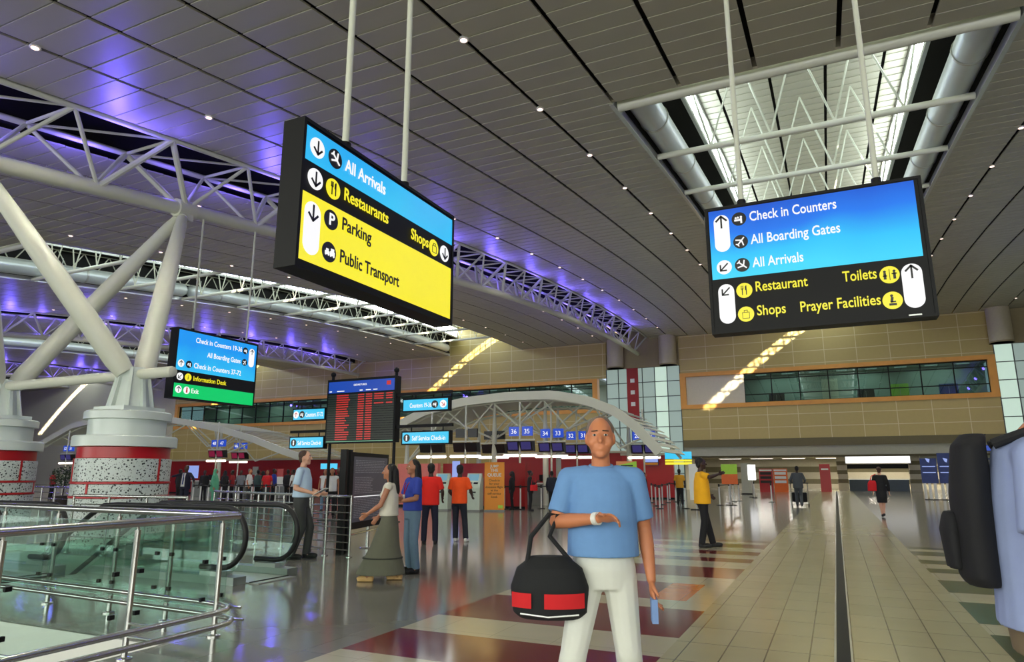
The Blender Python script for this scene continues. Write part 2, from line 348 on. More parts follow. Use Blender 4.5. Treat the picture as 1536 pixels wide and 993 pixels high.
# ---------------------------------------------------------------- ceiling bays, lanterns
LX = [0.94, 2.82, 4.62, 6.5, 8.42, 10.35, 12.28, 14.2, 16.2]
LINES = sorted([-x for x in LX] + LX)
def sheet(m, xa, xb, ya, yb, dz0, dz1, step=2.0):
    """curved slab that follows the roof arch"""
    n = max(1, int(round((yb - ya) / step)))
    ys = [ya + (yb - ya) * i / n for i in range(n + 1)]
    R = [[m.b.verts.new(p) for p in ((xa, y, zc(y) + dz0), (xb, y, zc(y) + dz0), (xb, y, zc(y) + dz1), (xa, y, zc(y) + dz1))] for y in ys]
    for A, B in zip(R, R[1:]):
        for i in range(4): m._f([A[i], A[(i + 1) % 4], B[(i + 1) % 4], B[i]])
    m._f(R[0][::-1]); m._f(R[-1])
YS = 16.5
def bay(xc, fine, y_from, half=16.2):
    m = MB(); g = 0.055
    for xa, xb in zip(LINES, LINES[1:]):
        mid = abs(xa + xb) / 2 < 4.6
        if fine:
            k0 = int(math.floor(y_from / 0.63)); y = 0.63 * k0 + 0.05
            while y < 67.9:
                ye = min(y + 0.606, 68)
                if not (mid and ye > YS):
                    p = [(xc + xa + g, y, zc(y)), (xc + xb - g, y, zc(y)), (xc + xb - g, ye, zc(ye) + 0.012), (xc + xa + g, ye, zc(ye) + 0.012)]
                    m.hexa(p + [(a, b, c + 0.05) for a, b, c in p])
                y += 0.63
        else: sheet(m, xc + xa + g, xc + xb - g, y_from, YS if mid else 68, 0, 0.05)
    struct(m.build('ceiling', 'ceiling_panel'))
    m = MB()
    sheet(m, xc - half, xc - 4.66, -13.4, 68, 0.35, 0.45); sheet(m, xc + 4.66, xc + half, -13.4, 68, 0.35, 0.45); sheet(m, xc - 4.66, xc + 4.66, -13.4, YS, 0.35, 0.45)
    struct(m.build('ceiling_backing', 'dark_void'))
    # lantern over the rooflight opening
    m = MB(); m.mi = 0
    for s in (-1, 1):
        a, b = sorted((xc + s * 4.64, xc + s * 4.76)); sheet(m, a, b, YS, 68, -0.03, 0.22)
        m.mi = 1; a, b = sorted((xc + s * 4.78, xc + s * 4.9)); sheet(m, a, b, YS, 68, 0.2, 2.1)
        a, b = sorted((xc + s * 3.68, xc + s * 4.9)); sheet(m, a, b, YS, 68, 2.0, 2.1)
        m.mi = 0; a, b = sorted((xc + s * 3.56, xc + s * 3.68)); sheet(m, a, b, YS, 68, 1.95, 2.1); sheet(m, a, b, YS, 68, 3.1, 3.5)
    m.mi = 2; m.box(xc - 4.9, xc + 4.9, YS - 0.1, YS + 0.02, zc(YS) + 0.06, zc(YS) + 3.5)
    m.mi = 1; sheet(m, xc - 3.7, xc + 3.7, YS, 68, 3.45, 3.6)
    struct(m.build('trim_4', ['steel_trim', 'dark_void', 'white_panel']))
    m = MB(); LL = [-3.6, -2.82, -0.94, 0.94, 2.82, 3.6]
    for xa, xb in zip(LL, LL[1:]):
        if fine:
            y = YS
            while y < 67.9:
                ye = min(y + 0.606, 68); p = [(xc + xa + g, y, zc(y) + 3.3), (xc + xb - g, y, zc(y) + 3.3), (xc + xb - g, ye, zc(ye) + 3.32), (xc + xa + g, ye, zc(ye) + 3.32)]
                m.hexa(p + [(a, b, c + 0.04) for a, b, c in p]); y += 0.63
        else: sheet(m, xc + xa + g, xc + xb - g, YS, 68, 3.3, 3.35)
    struct(m.build('ceiling', 'ceiling_panel'))
    if xc > -2.5 * PER:   # light lattice girder along both long sides of the rooflight
        for s in (-1, 1):
            m = MB(); x = xc + s * 4.5
            for dz in (1.08, 2.0): m.path([(x, YS + 1.0 + 1.7 * i, zc(YS + 1.0 + 1.7 * i) + dz) for i in range(30)], 0.05, 6)
            for i in range(32):
                y = YS + 1.0 + 1.55 * i
                m.tube((x, y, zc(y) + 1.08), (x, y + 0.6, zc(y + 0.6) + 2.0), 0.035, n=5); m.tube((x, y + 0.6, zc(y + 0.6) + 2.0), (x, y + 1.2, zc(y + 1.2) + 1.08), 0.035, n=5)
            struct(m.build('trim_11', 'white_steel'))
    n = 11
    for s in (-1, 1):
        win = MB(); pane = MB(); pitch = (67.9 - YS) / (2 * n)
        for k in range(2 * n + 1):
            y = YS + pitch * k; t = 0.09 if k % 2 == 0 else 0.035
            x = xc + s * 3.62; win.hexa([(x - 0.05, y - t, zc(y) + 2.08), (x + 0.05, y - t, zc(y) + 2.08), (x + 0.05, y + t, zc(y) + 2.08), (x - 0.05, y + t, zc(y) + 2.08), (x - 0.05, y - t, zc(y) + 3.12), (x + 0.05, y - t, zc(y) + 3.12), (x + 0.05, y + t, zc(y) + 3.12), (x - 0.05, y + t, zc(y) + 3.12)])
        a, b = xc + s * 3.62 - 0.04, xc + s * 3.62 + 0.04; sheet(win, a, b, YS, 68, 2.55, 2.6)
        for k in range(2 * n):
            y, ye = YS + pitch * k + 0.04, YS + pitch * (k + 1) - 0.04; x = xc + s * 3.62
            pane._f([pane.b.verts.new(p) for p in ((x, y, zc(y) + 2.08), (x, ye, zc(ye) + 2.08), (x, ye, zc(ye) + 3.12), (x, y, zc(y) + 3.12))])
        struct(win.build('window_1', 'steel_trim')); struct(pane.build('window_pane', 'sky_pane', fix=False))
def duct(xc, s, label, brk=None):
    """round air duct along one side of a rooflight"""
    y0, y1 = YS + 0.7, 66.5
    x = xc + s * 4.2
    t = thing('air_duct', label, 'air duct', (x, y0, zc(y0) + 0.6), 0, 'round ducts along the rooflights')
    def P(y): return (0, y - y0, zc(y) + 0.6 - zc(y0) - 0.6)
    segs = [(y0, y1)] if not brk else [(y0, brk - 0.5), (brk + 0.2, y1)]
    for a, b in segs:
        n = int((b - a) / 1.5); ys = [a + (b - a) * i / n for i in range(n + 1)]
        pts = [P(a - 0.25)] + [P(a - 0.18)] + [P(y) for y in ys] + [P(b + 0.18), P(b + 0.25)]
        m = MB(); m.path(pts, [0.1, 0.32] + [0.43] * (n + 1) + [0.32, 0.1], 20); m.build('duct_tube', 'duct_metal', t, smooth=True)
        y = a + 2.3
        while y < b:
            m = MB(); q0, q1 = P(y - 0.05), P(y + 0.05); m.tube(q0, q1, 0.46, n=20); m.build('joint_band', 'steel_trim', t, smooth=True); y += 4.75
    y = y0 + 1.0
    while y < y1:
        q = P(y); m = MB(); m.tube(q, (q[0], q[1], q[2] + 0.85), 0.02, n=5); m.build('hanger', 'steel_trim', t); y += 4.75
def crossbar(xc, y, label, thick=0.1):
    t = thing('roof_crossbar', label, 'crossbar', (xc, y, zc(y)), 0, 'tubular crossbars under the rooflights')
    m = MB(); m.tube((-4.6, 0, 0.05), (4.6, 0, 0.05), thick, n=12); m.build('tube', 'white_steel', t, smooth=True)
    bn = [-3.76, -1.88, 0, 1.88, 3.76]; tn = [-2.82, -0.94, 0.94, 2.82]
    for i, x in enumerate(tn):
        for q in (bn[i], bn[i + 1]):
            m = MB(); m.tube((x, 0, 0.1), (q * 0.95, 0, 3.2), 0.034, n=6); m.build('web_rod', 'white_steel', t, smooth=True)
    return t
ord_ = ['nearest', 'second', 'third', 'fourth', 'fifth', 'sixth', 'seventh', 'eighth', 'ninth', 'tenth', 'eleventh']
bay(0, True, -13.4); bay(-PER, True, 8); bay(-2 * PER, False, 20); bay(-3 * PER, False, 30); 
where = {0: 'rooflight above the aisle', 1: 'rooflight beyond the blue-lit truss', 2: 'far rooflight at the left edge'}
for b in (0, 1, 2):
    xc = -PER * b
    duct(xc, -1, f'silver round air duct along the left side of the {where[b]}', brk=31.5 if b == 1 else None)
    if b == 0: duct(xc, 1, f'silver round air duct along the right side of the {where[b]}')
    n = 10 if b < 2 else 0
    for k in range(n):
        crossbar(xc, YS + 0.35 + 4.85 * k, f'white tubular crossbar, {ord_[k]} from the near end of the {where[b]}', 0.16 if k == 0 else 0.105)
m = MB()   # plain ceiling over the next bay to the right and over the far left
for i in range(17): sheet(m, 18.6 + 1.92 * i, 20.44 + 1.92 * i, -13.4, 68, 0, 0.05)
struct(m.build('ceiling', 'ceiling_panel')); m = MB(); sheet(m, 18.7, X1, -13.4, 68, 0.35, 0.45); sheet(m, X0, -3.5 * PER + 1.0, -13.4, 68, 0.35, 0.45); struct(m.build('ceiling_backing', 'dark_void'))
# ---------------------------------------------------------------- roof trusses with blue uplights
SLOT = 1.1
def truss(xt, label, detail, y0=-1, lights=True):
    t = thing('roof_truss', label, 'roof truss', (xt, 10.6, 9.0), 0, 'arched steel trusses')
    o = V((xt, 10.6, 9.0)); zl = lambda y: zc(y) - 1.62
    P = lambda x, y, z: V((xt + x, y, z)) - o
    def arc(x, zf, ya, yb, r, name, n=12):
        m = MB(); k = int((yb - ya) / 1.4); m.path([P(x, ya + (yb - ya) * i / k, zf(ya + (yb - ya) * i / k)) for i in range(k + 1)], r, n); m.build(name, 'white_steel', t, smooth=True)
    arc(0, zl, y0, 67.3, 0.2, 'lower_chord', 16)
    for s in (-1, 1): arc(s * 1.0, lambda y: zc(y) + 0.0, y0, 67.3, 0.085, 'upper_chord')
    nodes = [10.6 + 2.75 * k for k in range(-4, 21)]; ms = MB()
    for i, y in enumerate(nodes):
        for s in (-1, 1):
            for d in (-1, 1):
                yt = y + d * 1.375
                if yt > 67.3 or yt < y0: continue
                m = MB() if detail else ms
                m.tube(P(s * 0.1, y, zl(y)), P(s * 1.0, yt, zc(yt) - 0.02), 0.085 if (d > 0) == (i % 2 == 0) else 0.055, n=8)
                if detail: m.build('web_member', 'white_steel', t, smooth=True)
    if not detail: ms.build('web_member', 'white_steel', t, smooth=True)
    for i, y in enumerate(nodes):
        yt = y + 1.375
        if yt > 64: continue
        m = MB(); m.tube(P(-1, yt, zc(yt)), P(1, yt, zc(yt)), 0.05, n=6); m.tube(P(-1, yt, zc(yt)), P(1, yt + 2.75, zc(yt + 2.75)), 0.04, n=6)
        if detail: m.build('cross_brace', 'white_steel', t, smooth=True)
    if lights:
        y = 5.2
        while y < (62 if xt < 0 else 46):
            for s in (-1, 1): light('truss_uplight', 'SPOT', P(s * 0.72, y, zc(y) - 0.85), BLUE_E, (0.14, 0.09, 1), V((s, 0, 0.55)).to_track_quat('-Z', 'Y').to_euler(), t, shadow_soft_size=0.16, spot_size=RD(165), spot_blend=0.8)
            light('truss_uplight', 'POINT', P(-0.35, y + 2.7, zc(y + 2.7) - 0.45), BLUE_E * (0.14 if xt > -20 else 0.4), (0.16, 0.1, 1), parent=t, shadow_soft_size=0.16)
            y += 5.5
    # dark recess above the truss
    m = MB(); m.mi = 0
    sheet(m, xt - SLOT - 0.1, xt + SLOT + 0.1, -13.4, 68, 1.3, 1.4)
    for s in (-1, 1):
        a, b = sorted((xt + s * (SLOT + 0.02), xt + s * (SLOT + 0.14))); sheet(m, a, b, -13.4, 68, 0.08, 1.4)
    struct(m.build('ceiling_backing', 'dark_void'))
    return t
tr1 = truss(XT, 'white arched steel truss lit blue, carried by the white tree columns', True)
truss(XT - PER, 'white arched truss lit blue, seen behind the tree columns and hanging green exit sign', False, 14)
truss(XT - 2 * PER, 'distant blue-lit truss at the far left, low between the tree columns', False, 20)
truss(XT - 3 * PER, 'farthest blue-lit truss end at the left edge, between the tree columns', False, 30, False)
truss(-XT, 'truss end at the top right edge, above the right wall column', False, 30)
# ---------------------------------------------------------------- tree columns
def node_z(y): return zc(y) - 1.62
def tree_column(x, label):
    y = 10.5
    t = thing('tree_column', label, 'column', (x, y, 0), 0, 'white tree columns')
    L = lambda prof, name, mat, par=t, n=48: (lambda m: (m.lathe(prof, n=n), m.build(name, mat, par, smooth=True))[1])(MB())
    def ring(r, z0, z1, name, mat, par=t): return L([(r - 0.012, z0), (r, z0 + 0.01), (r, z1 - 0.01), (r - 0.012, z1)], name, mat, par)
    ring(0.985, 0, 0.95, 'patterned_panel', 'drum_pattern'); ring(1.0, 0.95, 1.0, 'red_band', 'red_paint')
    p2 = ring(0.985, 1.0, 1.25, 'patterned_panel', 'drum_pattern'); ring(1.0, 1.25, 1.3, 'red_band', 'red_paint')
    p3 = ring(0.985, 1.3, 1.8, 'patterned_panel', 'drum_pattern'); ring(0.94, 1.8, 2.05, 'red_band', 'red_paint')
    L([(0.92, 2.05), (1.07, 2.06), (1.07, 2.27), (1.04, 2.3), (0.8, 2.31)], 'lower_flange', 'drum_white')
    L([(0.8, 2.3), (0.8, 2.66)], 'drum_neck', 'drum_white'); L([(0.8, 2.66), (0.9, 2.67), (0.9, 2.83), (0.86, 2.86), (0.5, 2.87)], 'upper_flange', 'drum_white')
    for par, z0, z1, angs in ((p3, 1.3, 1.8, (250, 10, 130)), (p2, 1.0, 1.25, (285, 45, 165))):   # red seams between panels
        for a in angs:
            q = RD(a); m = MB(); m.obox((0.985 * cos(q), 0.985 * sin(q), (z0 + z1) / 2), 0.03, 0.045, z1 - z0, q); m.build('red_seam', 'red_paint', par)
    m = MB(); m.box(-0.52, 0.52, -0.52, 0.52, 2.86, 2.97); m.build('base_plate', 'drum_white', t)
    m = MB()
    for k in range(8):   # ribbed tapered pedestal
        a = 2 * pi * k / 8; m.hexa([V((cos(a + d) * r, sin(a + d) * r, 2.97)) for d, r in ((-0.14, 0.3), (-0.09, 0.5), (0.09, 0.5), (0.14, 0.3))] + [V((cos(a + d) * r, sin(a + d) * r, 3.86)) for d, r in ((-0.14, 0.2), (-0.1, 0.33), (0.1, 0.33), (0.14, 0.2))])
    m.lathe([(0.42, 2.97), (0.28, 3.9)], n=8); m.build('pedestal', 'drum_white', t)
    for yn in (7.85, 13.35):
        a = V((0, (yn - y) * 0.08, 3.75)); b = V((XT - x, yn - y, node_z(yn) - 0.1)); d = (b - a)
        m = MB(); m.path([a, a + d * 0.06, a + d * 0.5, a + d * 0.9, a + d * 0.965], [0.2, 0.25, 0.235, 0.17, 0.13], 20); s = m.build('strut', 'white_steel', t, smooth=True)
        m = MB(); m.tube(a + d * 0.955, a + d * 0.998, 0.16, 0.1, n=14); m.build('pin_joint', 'white_steel', s, smooth=True)
    return t
tree_column(-14.72, 'white tree column with red-banded patterned drum, nearer of the two')
tree_column(-19.85, 'white tree column with patterned drum, cut by the left photo edge')
t = thing('tie_beam', 'white tubular tie beam joining the two tree columns, capped end beside exit sign', 'beam', (-17, 10.5, 3.74))
m = MB(); m.tube((-4.6, 0, 0), (3.55, 0, 0), 0.125, n=16); m.build('tube', 'white_steel', t, smooth=True)
m = MB(); m.path([(3.55, 0, 0), (3.6, 0, 0), (3.63, 0, 0)], [0.125, 0.11, 0.05], 16); m.build('end_cap', 'white_steel', t, smooth=True)
for yn in (7.85, 13.35):
    m = MB(); m.tube((0, -0.3, -0.04), (0, 0.3, 0.04), 0.27, n=18); q = m.build('node_joint', 'white_steel', tr1, (0, yn - 10.6, node_z(yn) - 9.0), smooth=True)
    for sx in (-0.16, 0.16): m = MB(); m.obox((sx, 0, -0.22), 0.06, 0.4, 0.3); m.build('gusset', 'white_steel', q)
# ---------------------------------------------------------------- outer walls
m = MB(); m.box(X0, X1, Y0, Y0 + 0.3, 0, 12); struct(m.build('wall_back', 'tan_plain'))
m = MB(); m.box(X1, X1 + 0.3, Y0, Y1, 0, 24); struct(m.build('wall_right', 'tan_plain'))
m = MB(); m.box(X0 - 0.3, X0, Y0, Y1, 0, 24); struct(m.build('wall_left', 'tan_plain'))
m = MB(); m.box(X0, X1, Y0, -13.3, 6.8, 11.3)
struct(m.build('ceiling_rear', 'ceiling_panel'))
# ---------------------------------------------------------------- end wall
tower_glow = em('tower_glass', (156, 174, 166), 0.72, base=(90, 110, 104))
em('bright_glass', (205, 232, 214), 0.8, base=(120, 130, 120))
def wall_section(xa, xb, name, z0=4.75):
    m = MB(); m.box(xa, xb, D, D + 0.3, z0, 7.78); m.box(xa, xb, D, D + 0.3, 11.35, 20)
    struct(m.build(name, 'wall_tile'))
wall_section(-13.3, 12.95, 'wall_end'); wall_section(-85.6, -20.9, 'wall_end', 0.0)
m = MB(); m.box(X0, -85.6, D, D + 0.3, 0, 20); struct(m.build('wall_end', 'white_panel'))
m = MB(); m.box(20.9, X1, D, D + 0.3, 0, 20); struct(m.build('wall_end', 'wall_tile'))
def ribbon(xa, xb, n, white_to=None):
    """long internal window in a deep timber frame, offices behind"""
    m = MB()
    m.box(xa, xb, D - 0.12, D + 0.6, 10.97, 11.35); m.box(xa, xb, D - 0.12, D + 0.6, 7.78, 8.18); m.box(xa, xa + 0.55, D - 0.12, D + 0.6, 8.18, 10.97); m.box(xb - 0.55, xb, D - 0.12, D + 0.6, 8.18, 10.97)
    struct(m.build('trim_5', 'wood_orange'))
    a, b = xa + 0.55, xb - 0.55
    if white_to:
        m = MB(); m.box(a, white_to, D + 0.2, D + 0.5, 8.18, 10.97); struct(m.build('trim_6', 'white_panel')); a = white_to
    m = MB(); p = (b - a) / n
    for k in range(n + 1): x = a + p * k; m.box(x - 0.045, x + 0.045, D + 0.25, D + 0.42, 8.18, 10.97)
    for z in (8.2, 8.95, 10.4, 10.93): m.box(a, b, D + 0.27, D + 0.4, z - 0.04, z + 0.04)
    w = m.build('window_2', 'black_metal'); struct(w)
    m = MB(); m._f([m.b.verts.new(q) for q in ((a, D + 0.33, 8.2), (b, D + 0.33, 8.2), (b, D + 0.33, 10.95), (a, D + 0.33, 10.95))]); struct(m.build('window_pane', 'office_glass', fix=False))
    m = MB(); m.box(a - 0.6, b + 0.6, D + 5, D + 5.2, 7.7, 11.6); struct(m.build('wall_office', 'office_wall')); m = MB(); m.box(a - 0.6, b + 0.6, D + 0.6, D + 5, 7.5, 7.7); struct(m.build('floor_office', 'office_wall')); m = MB(); m.box(a - 0.6, b + 0.6, D + 0.6, D + 5, 11.3, 11.5); struct(m.build('ceiling_office', 'office_wall'))
    for i in range(3): light('office_light', 'AREA', (a + (b - a) * (i + 0.5) / 3, D + 2.5, 11.2), 330, (0.9, 1, 0.93), size=4)
    rnd = random.Random(int(abs(xa)))
    x = a + 1.2
    while x < b - 0.5:
        m = MB(); m.box(x - 0.5, x + 0.5, D + 2.0, D + 2.2, 11.2, 11.28); m.box(x - 0.4, x + 0.6, D + 3.6, D + 3.8, 11.2, 11.28)
        struct(m.build('trim_7', 'office_lamp')); x += 2.45
    return a, b
ribbon(-13.3, 12.95, 8, -7.25)
ribbon(-50.2, -21.9, 11); ribbon(-85.4, -55, 12)
rnd = random.Random(3)
for i, x in enumerate((-4.6, 0.2, 3.2, 6.0, 9.8)):   # office furniture seen through the long window
    t = thing('office_cabinet', ['dark office cabinet behind the long window, nearest the white panel', 'pale tall office cabinet behind the long window, second from left', 'dark cabinet behind the middle of the long window', 'yellowish office cabinet behind the long window, right of the middle', 'dark cabinet behind the right end of the long window'][i], 'cabinet', (x, D + 3.2, 7.7))
    h = (1.5, 2.7, 1.5, 1.9, 1.7)[i]; mt = ('dark_brown', 'white_panel', 'dark_brown', 'lime_board', 'deep_blue')[i]
    m = MB(); m.box(-0.7, 0.7, -0.3, 0.3, 0, h); m.build('body', mt, t)
    m = MB(); m.box(-0.02, 0.02, -0.33, -0.3, 0.1, h - 0.1); m.build('handle', 'steel_trim', t)
def tower(xa, xb, bright):
    m = MB(); p = (xb - xa) / 6
    for k in range(7): x = xa + p * k; m.box(x - 0.035, x + 0.035, D - 0.05, D + 0.12, 0, 12.2)
    for k in range(9): z = 0.05 + 1.52 * k; m.box(xa, xb, D - 0.04, D + 0.11, z - 0.035, z + 0.035)
    struct(m.build('window_3', 'mullion_grey'))
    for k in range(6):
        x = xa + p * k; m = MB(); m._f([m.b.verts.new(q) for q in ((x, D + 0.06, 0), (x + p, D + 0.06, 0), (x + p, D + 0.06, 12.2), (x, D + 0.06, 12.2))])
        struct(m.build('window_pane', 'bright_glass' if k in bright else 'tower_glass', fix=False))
    m = MB(); m.box(xa, xb, D - 0.1, D + 0.3, 12.2, 12.75); m.box(xa, xb, D + 0.25, D + 0.4, 12.7, 20); struct(m.build('trim_8', 'tan_plain'))
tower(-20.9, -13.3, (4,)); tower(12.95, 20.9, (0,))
def wall_column(x, label):
    t = thing('wall_column', label, 'column', (x, D - 0.5, 12.2), 0, 'stub columns on the end wall')
    m = MB(); m.lathe([(0.86, 0), (0.86, 3.0)], n=32); m.build('shaft', 'cream_stone', t, smooth=True)
    m = MB(); m.lathe([(0.9, 0), (0.9, 0.12)], n=32); m.build('foot_ring', 'tan_plain', t, smooth=True)
wall_column(-19.75, 'round cream column stub on end wall, left of the truss end')
wall_column(-14.3, 'round cream column stub on end wall, right of the truss end')
wall_column(13.5, 'round cream column stub on end wall, right of the long window')
wall_column(19.9, 'round cream column stub on end wall, at the right photo edge')
t = thing('hanging_banner', 'tall red banner with three white squares on the glazed wall', 'banner', (-18.1, D - 0.14, 6.3))
m = MB(); m.box(-0.6, 0.6, -0.03, 0.03, 0, 5.9); m.build('cloth', 'red_wall', t)
for z in (4.6, 3.4, 2.2): m = MB(); m.box(-0.22, 0.22, -0.05, -0.03, z - 0.2, z + 0.2); m.build('white_square', 'white_paint', t)
# concourse under the end wall
m = MB(); m.box(-13.3, 12.95, D - 0.02, D + 0.4, 4.05, 4.75); struct(m.build('trim_9', 'brown_band'))
m = MB(); m.box(-13.3, 12.95, D + 0.1, D + 0.5, 3.2, 4.05); struct(m.build('trim_10', 'grey_fascia'))
m = MB(); m.box(-13.6, 30, D + 0.4, Y1, 3.05, 3.2); struct(m.build('ceiling_concourse', 'brown_band'))
m = MB()
for z0, z1, k in ((0, 0.5, 0), (0.5, 1.0, 1), (1.0, 1.7, 0), (1.7, 2.3, 1), (2.3, 3.05, 0)): m.mi = k; m.box(-13.6, 30, 80, 80.3, z0, z1)
struct(m.build('wall_concourse', ['cream_stone', 'brown_band']))
for x in (-13.5, 29.8): m = MB(); m.box(x, x + 0.2, D + 0.5, 80, 0, 3.05); struct(m.build('wall_concourse', 'cream_stone'))
for i, x in enumerate((-9.5, -6.5, -3.6, -0.6)):
    t = thing('ceiling_light', f'glowing strip light under the end wall soffit, {ord_[i]} from the left'.replace('nearest', 'first'), 'ceiling light', (x, 72, 2.97), 0, 'strip lights under the soffit')
    m = MB(); m.box(-1.1, 1.1, -0.25, 0.25, 0.02, 0.08); m.build('housing', 'white_paint', t); m = MB(); m.box(-1.0, 1.0, -0.2, 0.2, 0, 0.02); m.build('diffuser', 'lamp_white', t)
    light('concourse_light', 'AREA', (x, 72, 2.93), 220, (1, 0.95, 0.85), size=1.5)
for i, x in enumerate((3.5, 9.0, 15.0)): light('concourse_light', 'AREA', (x, 76, 2.95), 380, (1, 0.92, 0.78), size=1.5)
# downlights in the ceiling joints
def downlight():
    t = thing('downlight', 'small glowing downlight set in a dark ceiling joint', 'downlight', (0, 0, 0), 0, 'downlights in the ceiling joints')
    m = MB(); m.lathe([(0.1, 0.03), (0.11, -0.02), (0.085, -0.025)], n=14); m.build('rim', 'white_paint', t, smooth=True)
    m = MB(); m.lathe([(0.08, -0.02), (0.07, -0.035)], n=14); m.build('lens', 'down_glow', t, smooth=True)
    return t
first = None; cnt = 0
for b in (0, 1):
    for lx in (6.5, -6.5, 14.2, -14.2):
        for k in range(14):
            y = 7.1 + 4.3 * k + (1.2 if lx > 0 else 0); x = -PER * b + lx
            if y > 66 or (b == 1 and y < 14): continue
            if first is None: first = downlight(); t = first
            else: t = dup(first, (0, 0, 0))
            t.location = (x, y, zc(y) + 0.0)
            t['label'] = 'small glowing downlight set in a dark ceiling joint' + (' above the aisle side of the truss' if b == 0 else ' beyond the blue-lit truss')
            t['group'] = 'downlights over the aisle bay' if b == 0 else 'downlights in the bay beyond the truss'
for b, lxs in ((0, (6.5, -6.5, 14.2, -14.2)), (1, (6.5, -6.5, 14.2, -14.2)), (2, (6.5, -6.5, 14.2, -14.2)), (3, (8,)), (-1, (-10,))):
    for lx in lxs:
        for k in range(6):
            y = -4 + 12.9 * k
            if b and y < 12: continue
            light('downlight_spot', 'SPOT', (-PER * b + lx, y, zc(y) - 0.12), DOWN_E, (1, 0.955, 0.77), spot_size=RD(150), spot_blend=1.0, shadow_soft_size=0.12)
# ---------------------------------------------------------------- signs
def disc(parent, x, z, r, mat, name='pictogram_disc', y=-0.006, rx=None):
    m = MB(); pts = [(r * cos(2 * pi * i / 28), 0, r * sin(2 * pi * i / 28)) for i in range(28)]
    m.prism(pts, (0, -0.004, 0)); return m.build(name, mat, parent, (x, y, z))
def pill(parent, x, z0, z1, r, mat, y=-0.006):
    m = MB(); pts = [(r * cos(a), 0, z1 - z0 - r + r * sin(a)) for a in [pi * i / 14 for i in range(15)]] + [(r * cos(a), 0, r + r * sin(a)) for a in [pi + pi * i / 14 for i in range(15)]]
    m.prism(pts, (0, -0.004, 0)); return m.build('arrow_field', mat, parent, (x, y, z0))
def flat(parent, name, mat, bars, x, z, y=-0.014, a=0.0):
    """symbol made of thin bars / discs lying on the sign face; bars = (x0,z0,x1,z1,w) or (x,z,r)"""
    m = MB(); c, s_ = cos(a), sin(a); R = lambda p: (p[0] * c - p[1] * s_, 0, p[0] * s_ + p[1] * c)
    for b in bars:
        if len(b) == 3:
            q = R((b[0], b[1])); m.prism([(q[0] + b[2] * cos(2 * pi * i / 14), 0, q[2] + b[2] * sin(2 * pi * i / 14)) for i in range(14)], (0, -0.004, 0))
        else:
            d = V((b[2] - b[0], b[3] - b[1])).normalized(); n = V((-d.y, d.x)) * b[4] / 2
            m.prism([R((b[0] + n.x, b[1] + n.y)), R((b[0] - n.x, b[1] - n.y)), R((b[2] - n.x, b[3] - n.y)), R((b[2] + n.x, b[3] + n.y))], (0, -0.004, 0))
    return m.build(name, mat, parent, (x, y, z))
def arrow(parent, x, z, k, ang, mat='black_plastic'):   # ang: direction of the arrow, 0 = up
    flat(parent, 'arrow', mat, [(0, -0.5 * k, 0, 0.5 * k, 0.13 * k), (-0.42 * k, 0.08 * k, 0.03 * k, 0.53 * k, 0.14 * k), (0.42 * k, 0.08 * k, -0.03 * k, 0.53 * k, 0.14 * k)], x, z, a=ang)
def plane(parent, x, z, k, ang, mat='sign_white'):
    flat(parent, 'aircraft_symbol', mat, [(0, -0.5 * k, 0, 0.52 * k, 0.13 * k), (-0.5 * k, -0.16 * k, 0, 0.16 * k, 0.13 * k), (0.5 * k, -0.16 * k, 0, 0.16 * k, 0.13 * k), (-0.2 * k, -0.5 * k, 0, -0.36 * k, 0.1 * k), (0.2 * k, -0.5 * k, 0, -0.36 * k, 0.1 * k), (0, 0.5 * k, 0.065 * k)], x, z, a=ang)
def fork(parent, x, z, k, mat='black_plastic'):
    flat(parent, 'cutlery_symbol', mat, [(-0.2 * k, -0.5 * k, -0.2 * k, 0.2 * k, 0.09 * k), (-0.3 * k, 0.1 * k, -0.3 * k, 0.5 * k, 0.05 * k), (-0.2 * k, 0.1 * k, -0.2 * k, 0.5 * k, 0.05 * k), (-0.1 * k, 0.1 * k, -0.1 * k, 0.5 * k, 0.05 * k), (-0.33 * k, 0.13 * k, -0.07 * k, 0.13 * k, 0.06 * k), (0.2 * k, -0.5 * k, 0.2 * k, 0.5 * k, 0.09 * k), (0.13 * k, 0, 0.13 * k, 0.42 * k, 0.1 * k)], x, z)
def bag(parent, x, z, k, mat='black_plastic'):
    w = 0.045 * k
    flat(parent, 'bag_symbol', mat, [(-0.36 * k, -0.42 * k, 0.36 * k, -0.42 * k, w), (-0.36 * k, 0.22 * k, 0.36 * k, 0.22 * k, w), (-0.34 * k, -0.42 * k, -0.34 * k, 0.22 * k, w), (0.34 * k, -0.42 * k, 0.34 * k, 0.22 * k, w), (-0.16 * k, 0.22 * k, -0.16 * k, 0.44 * k, w), (0.16 * k, 0.22 * k, 0.16 * k, 0.44 * k, w), (-0.18 * k, 0.44 * k, 0.18 * k, 0.44 * k, w)], x, z)
def desk(parent, x, z, k, mat='sign_white'):
    flat(parent, 'counter_symbol', mat, [(-0.3 * k, 0.2 * k, 0.12 * k), (-0.05 * k, 0.24 * k, 0.12 * k), (0.3 * k, 0.28 * k, 0.13 * k), (-0.48 * k, -0.08 * k, 0.2 * k, -0.08 * k, 0.22 * k), (0.3 * k, -0.5 * k, 0.3 * k, 0.15 * k, 0.2 * k), (0, -0.02 * k, 0.3 * k, 0.06 * k, 0.12 * k)], x, z)
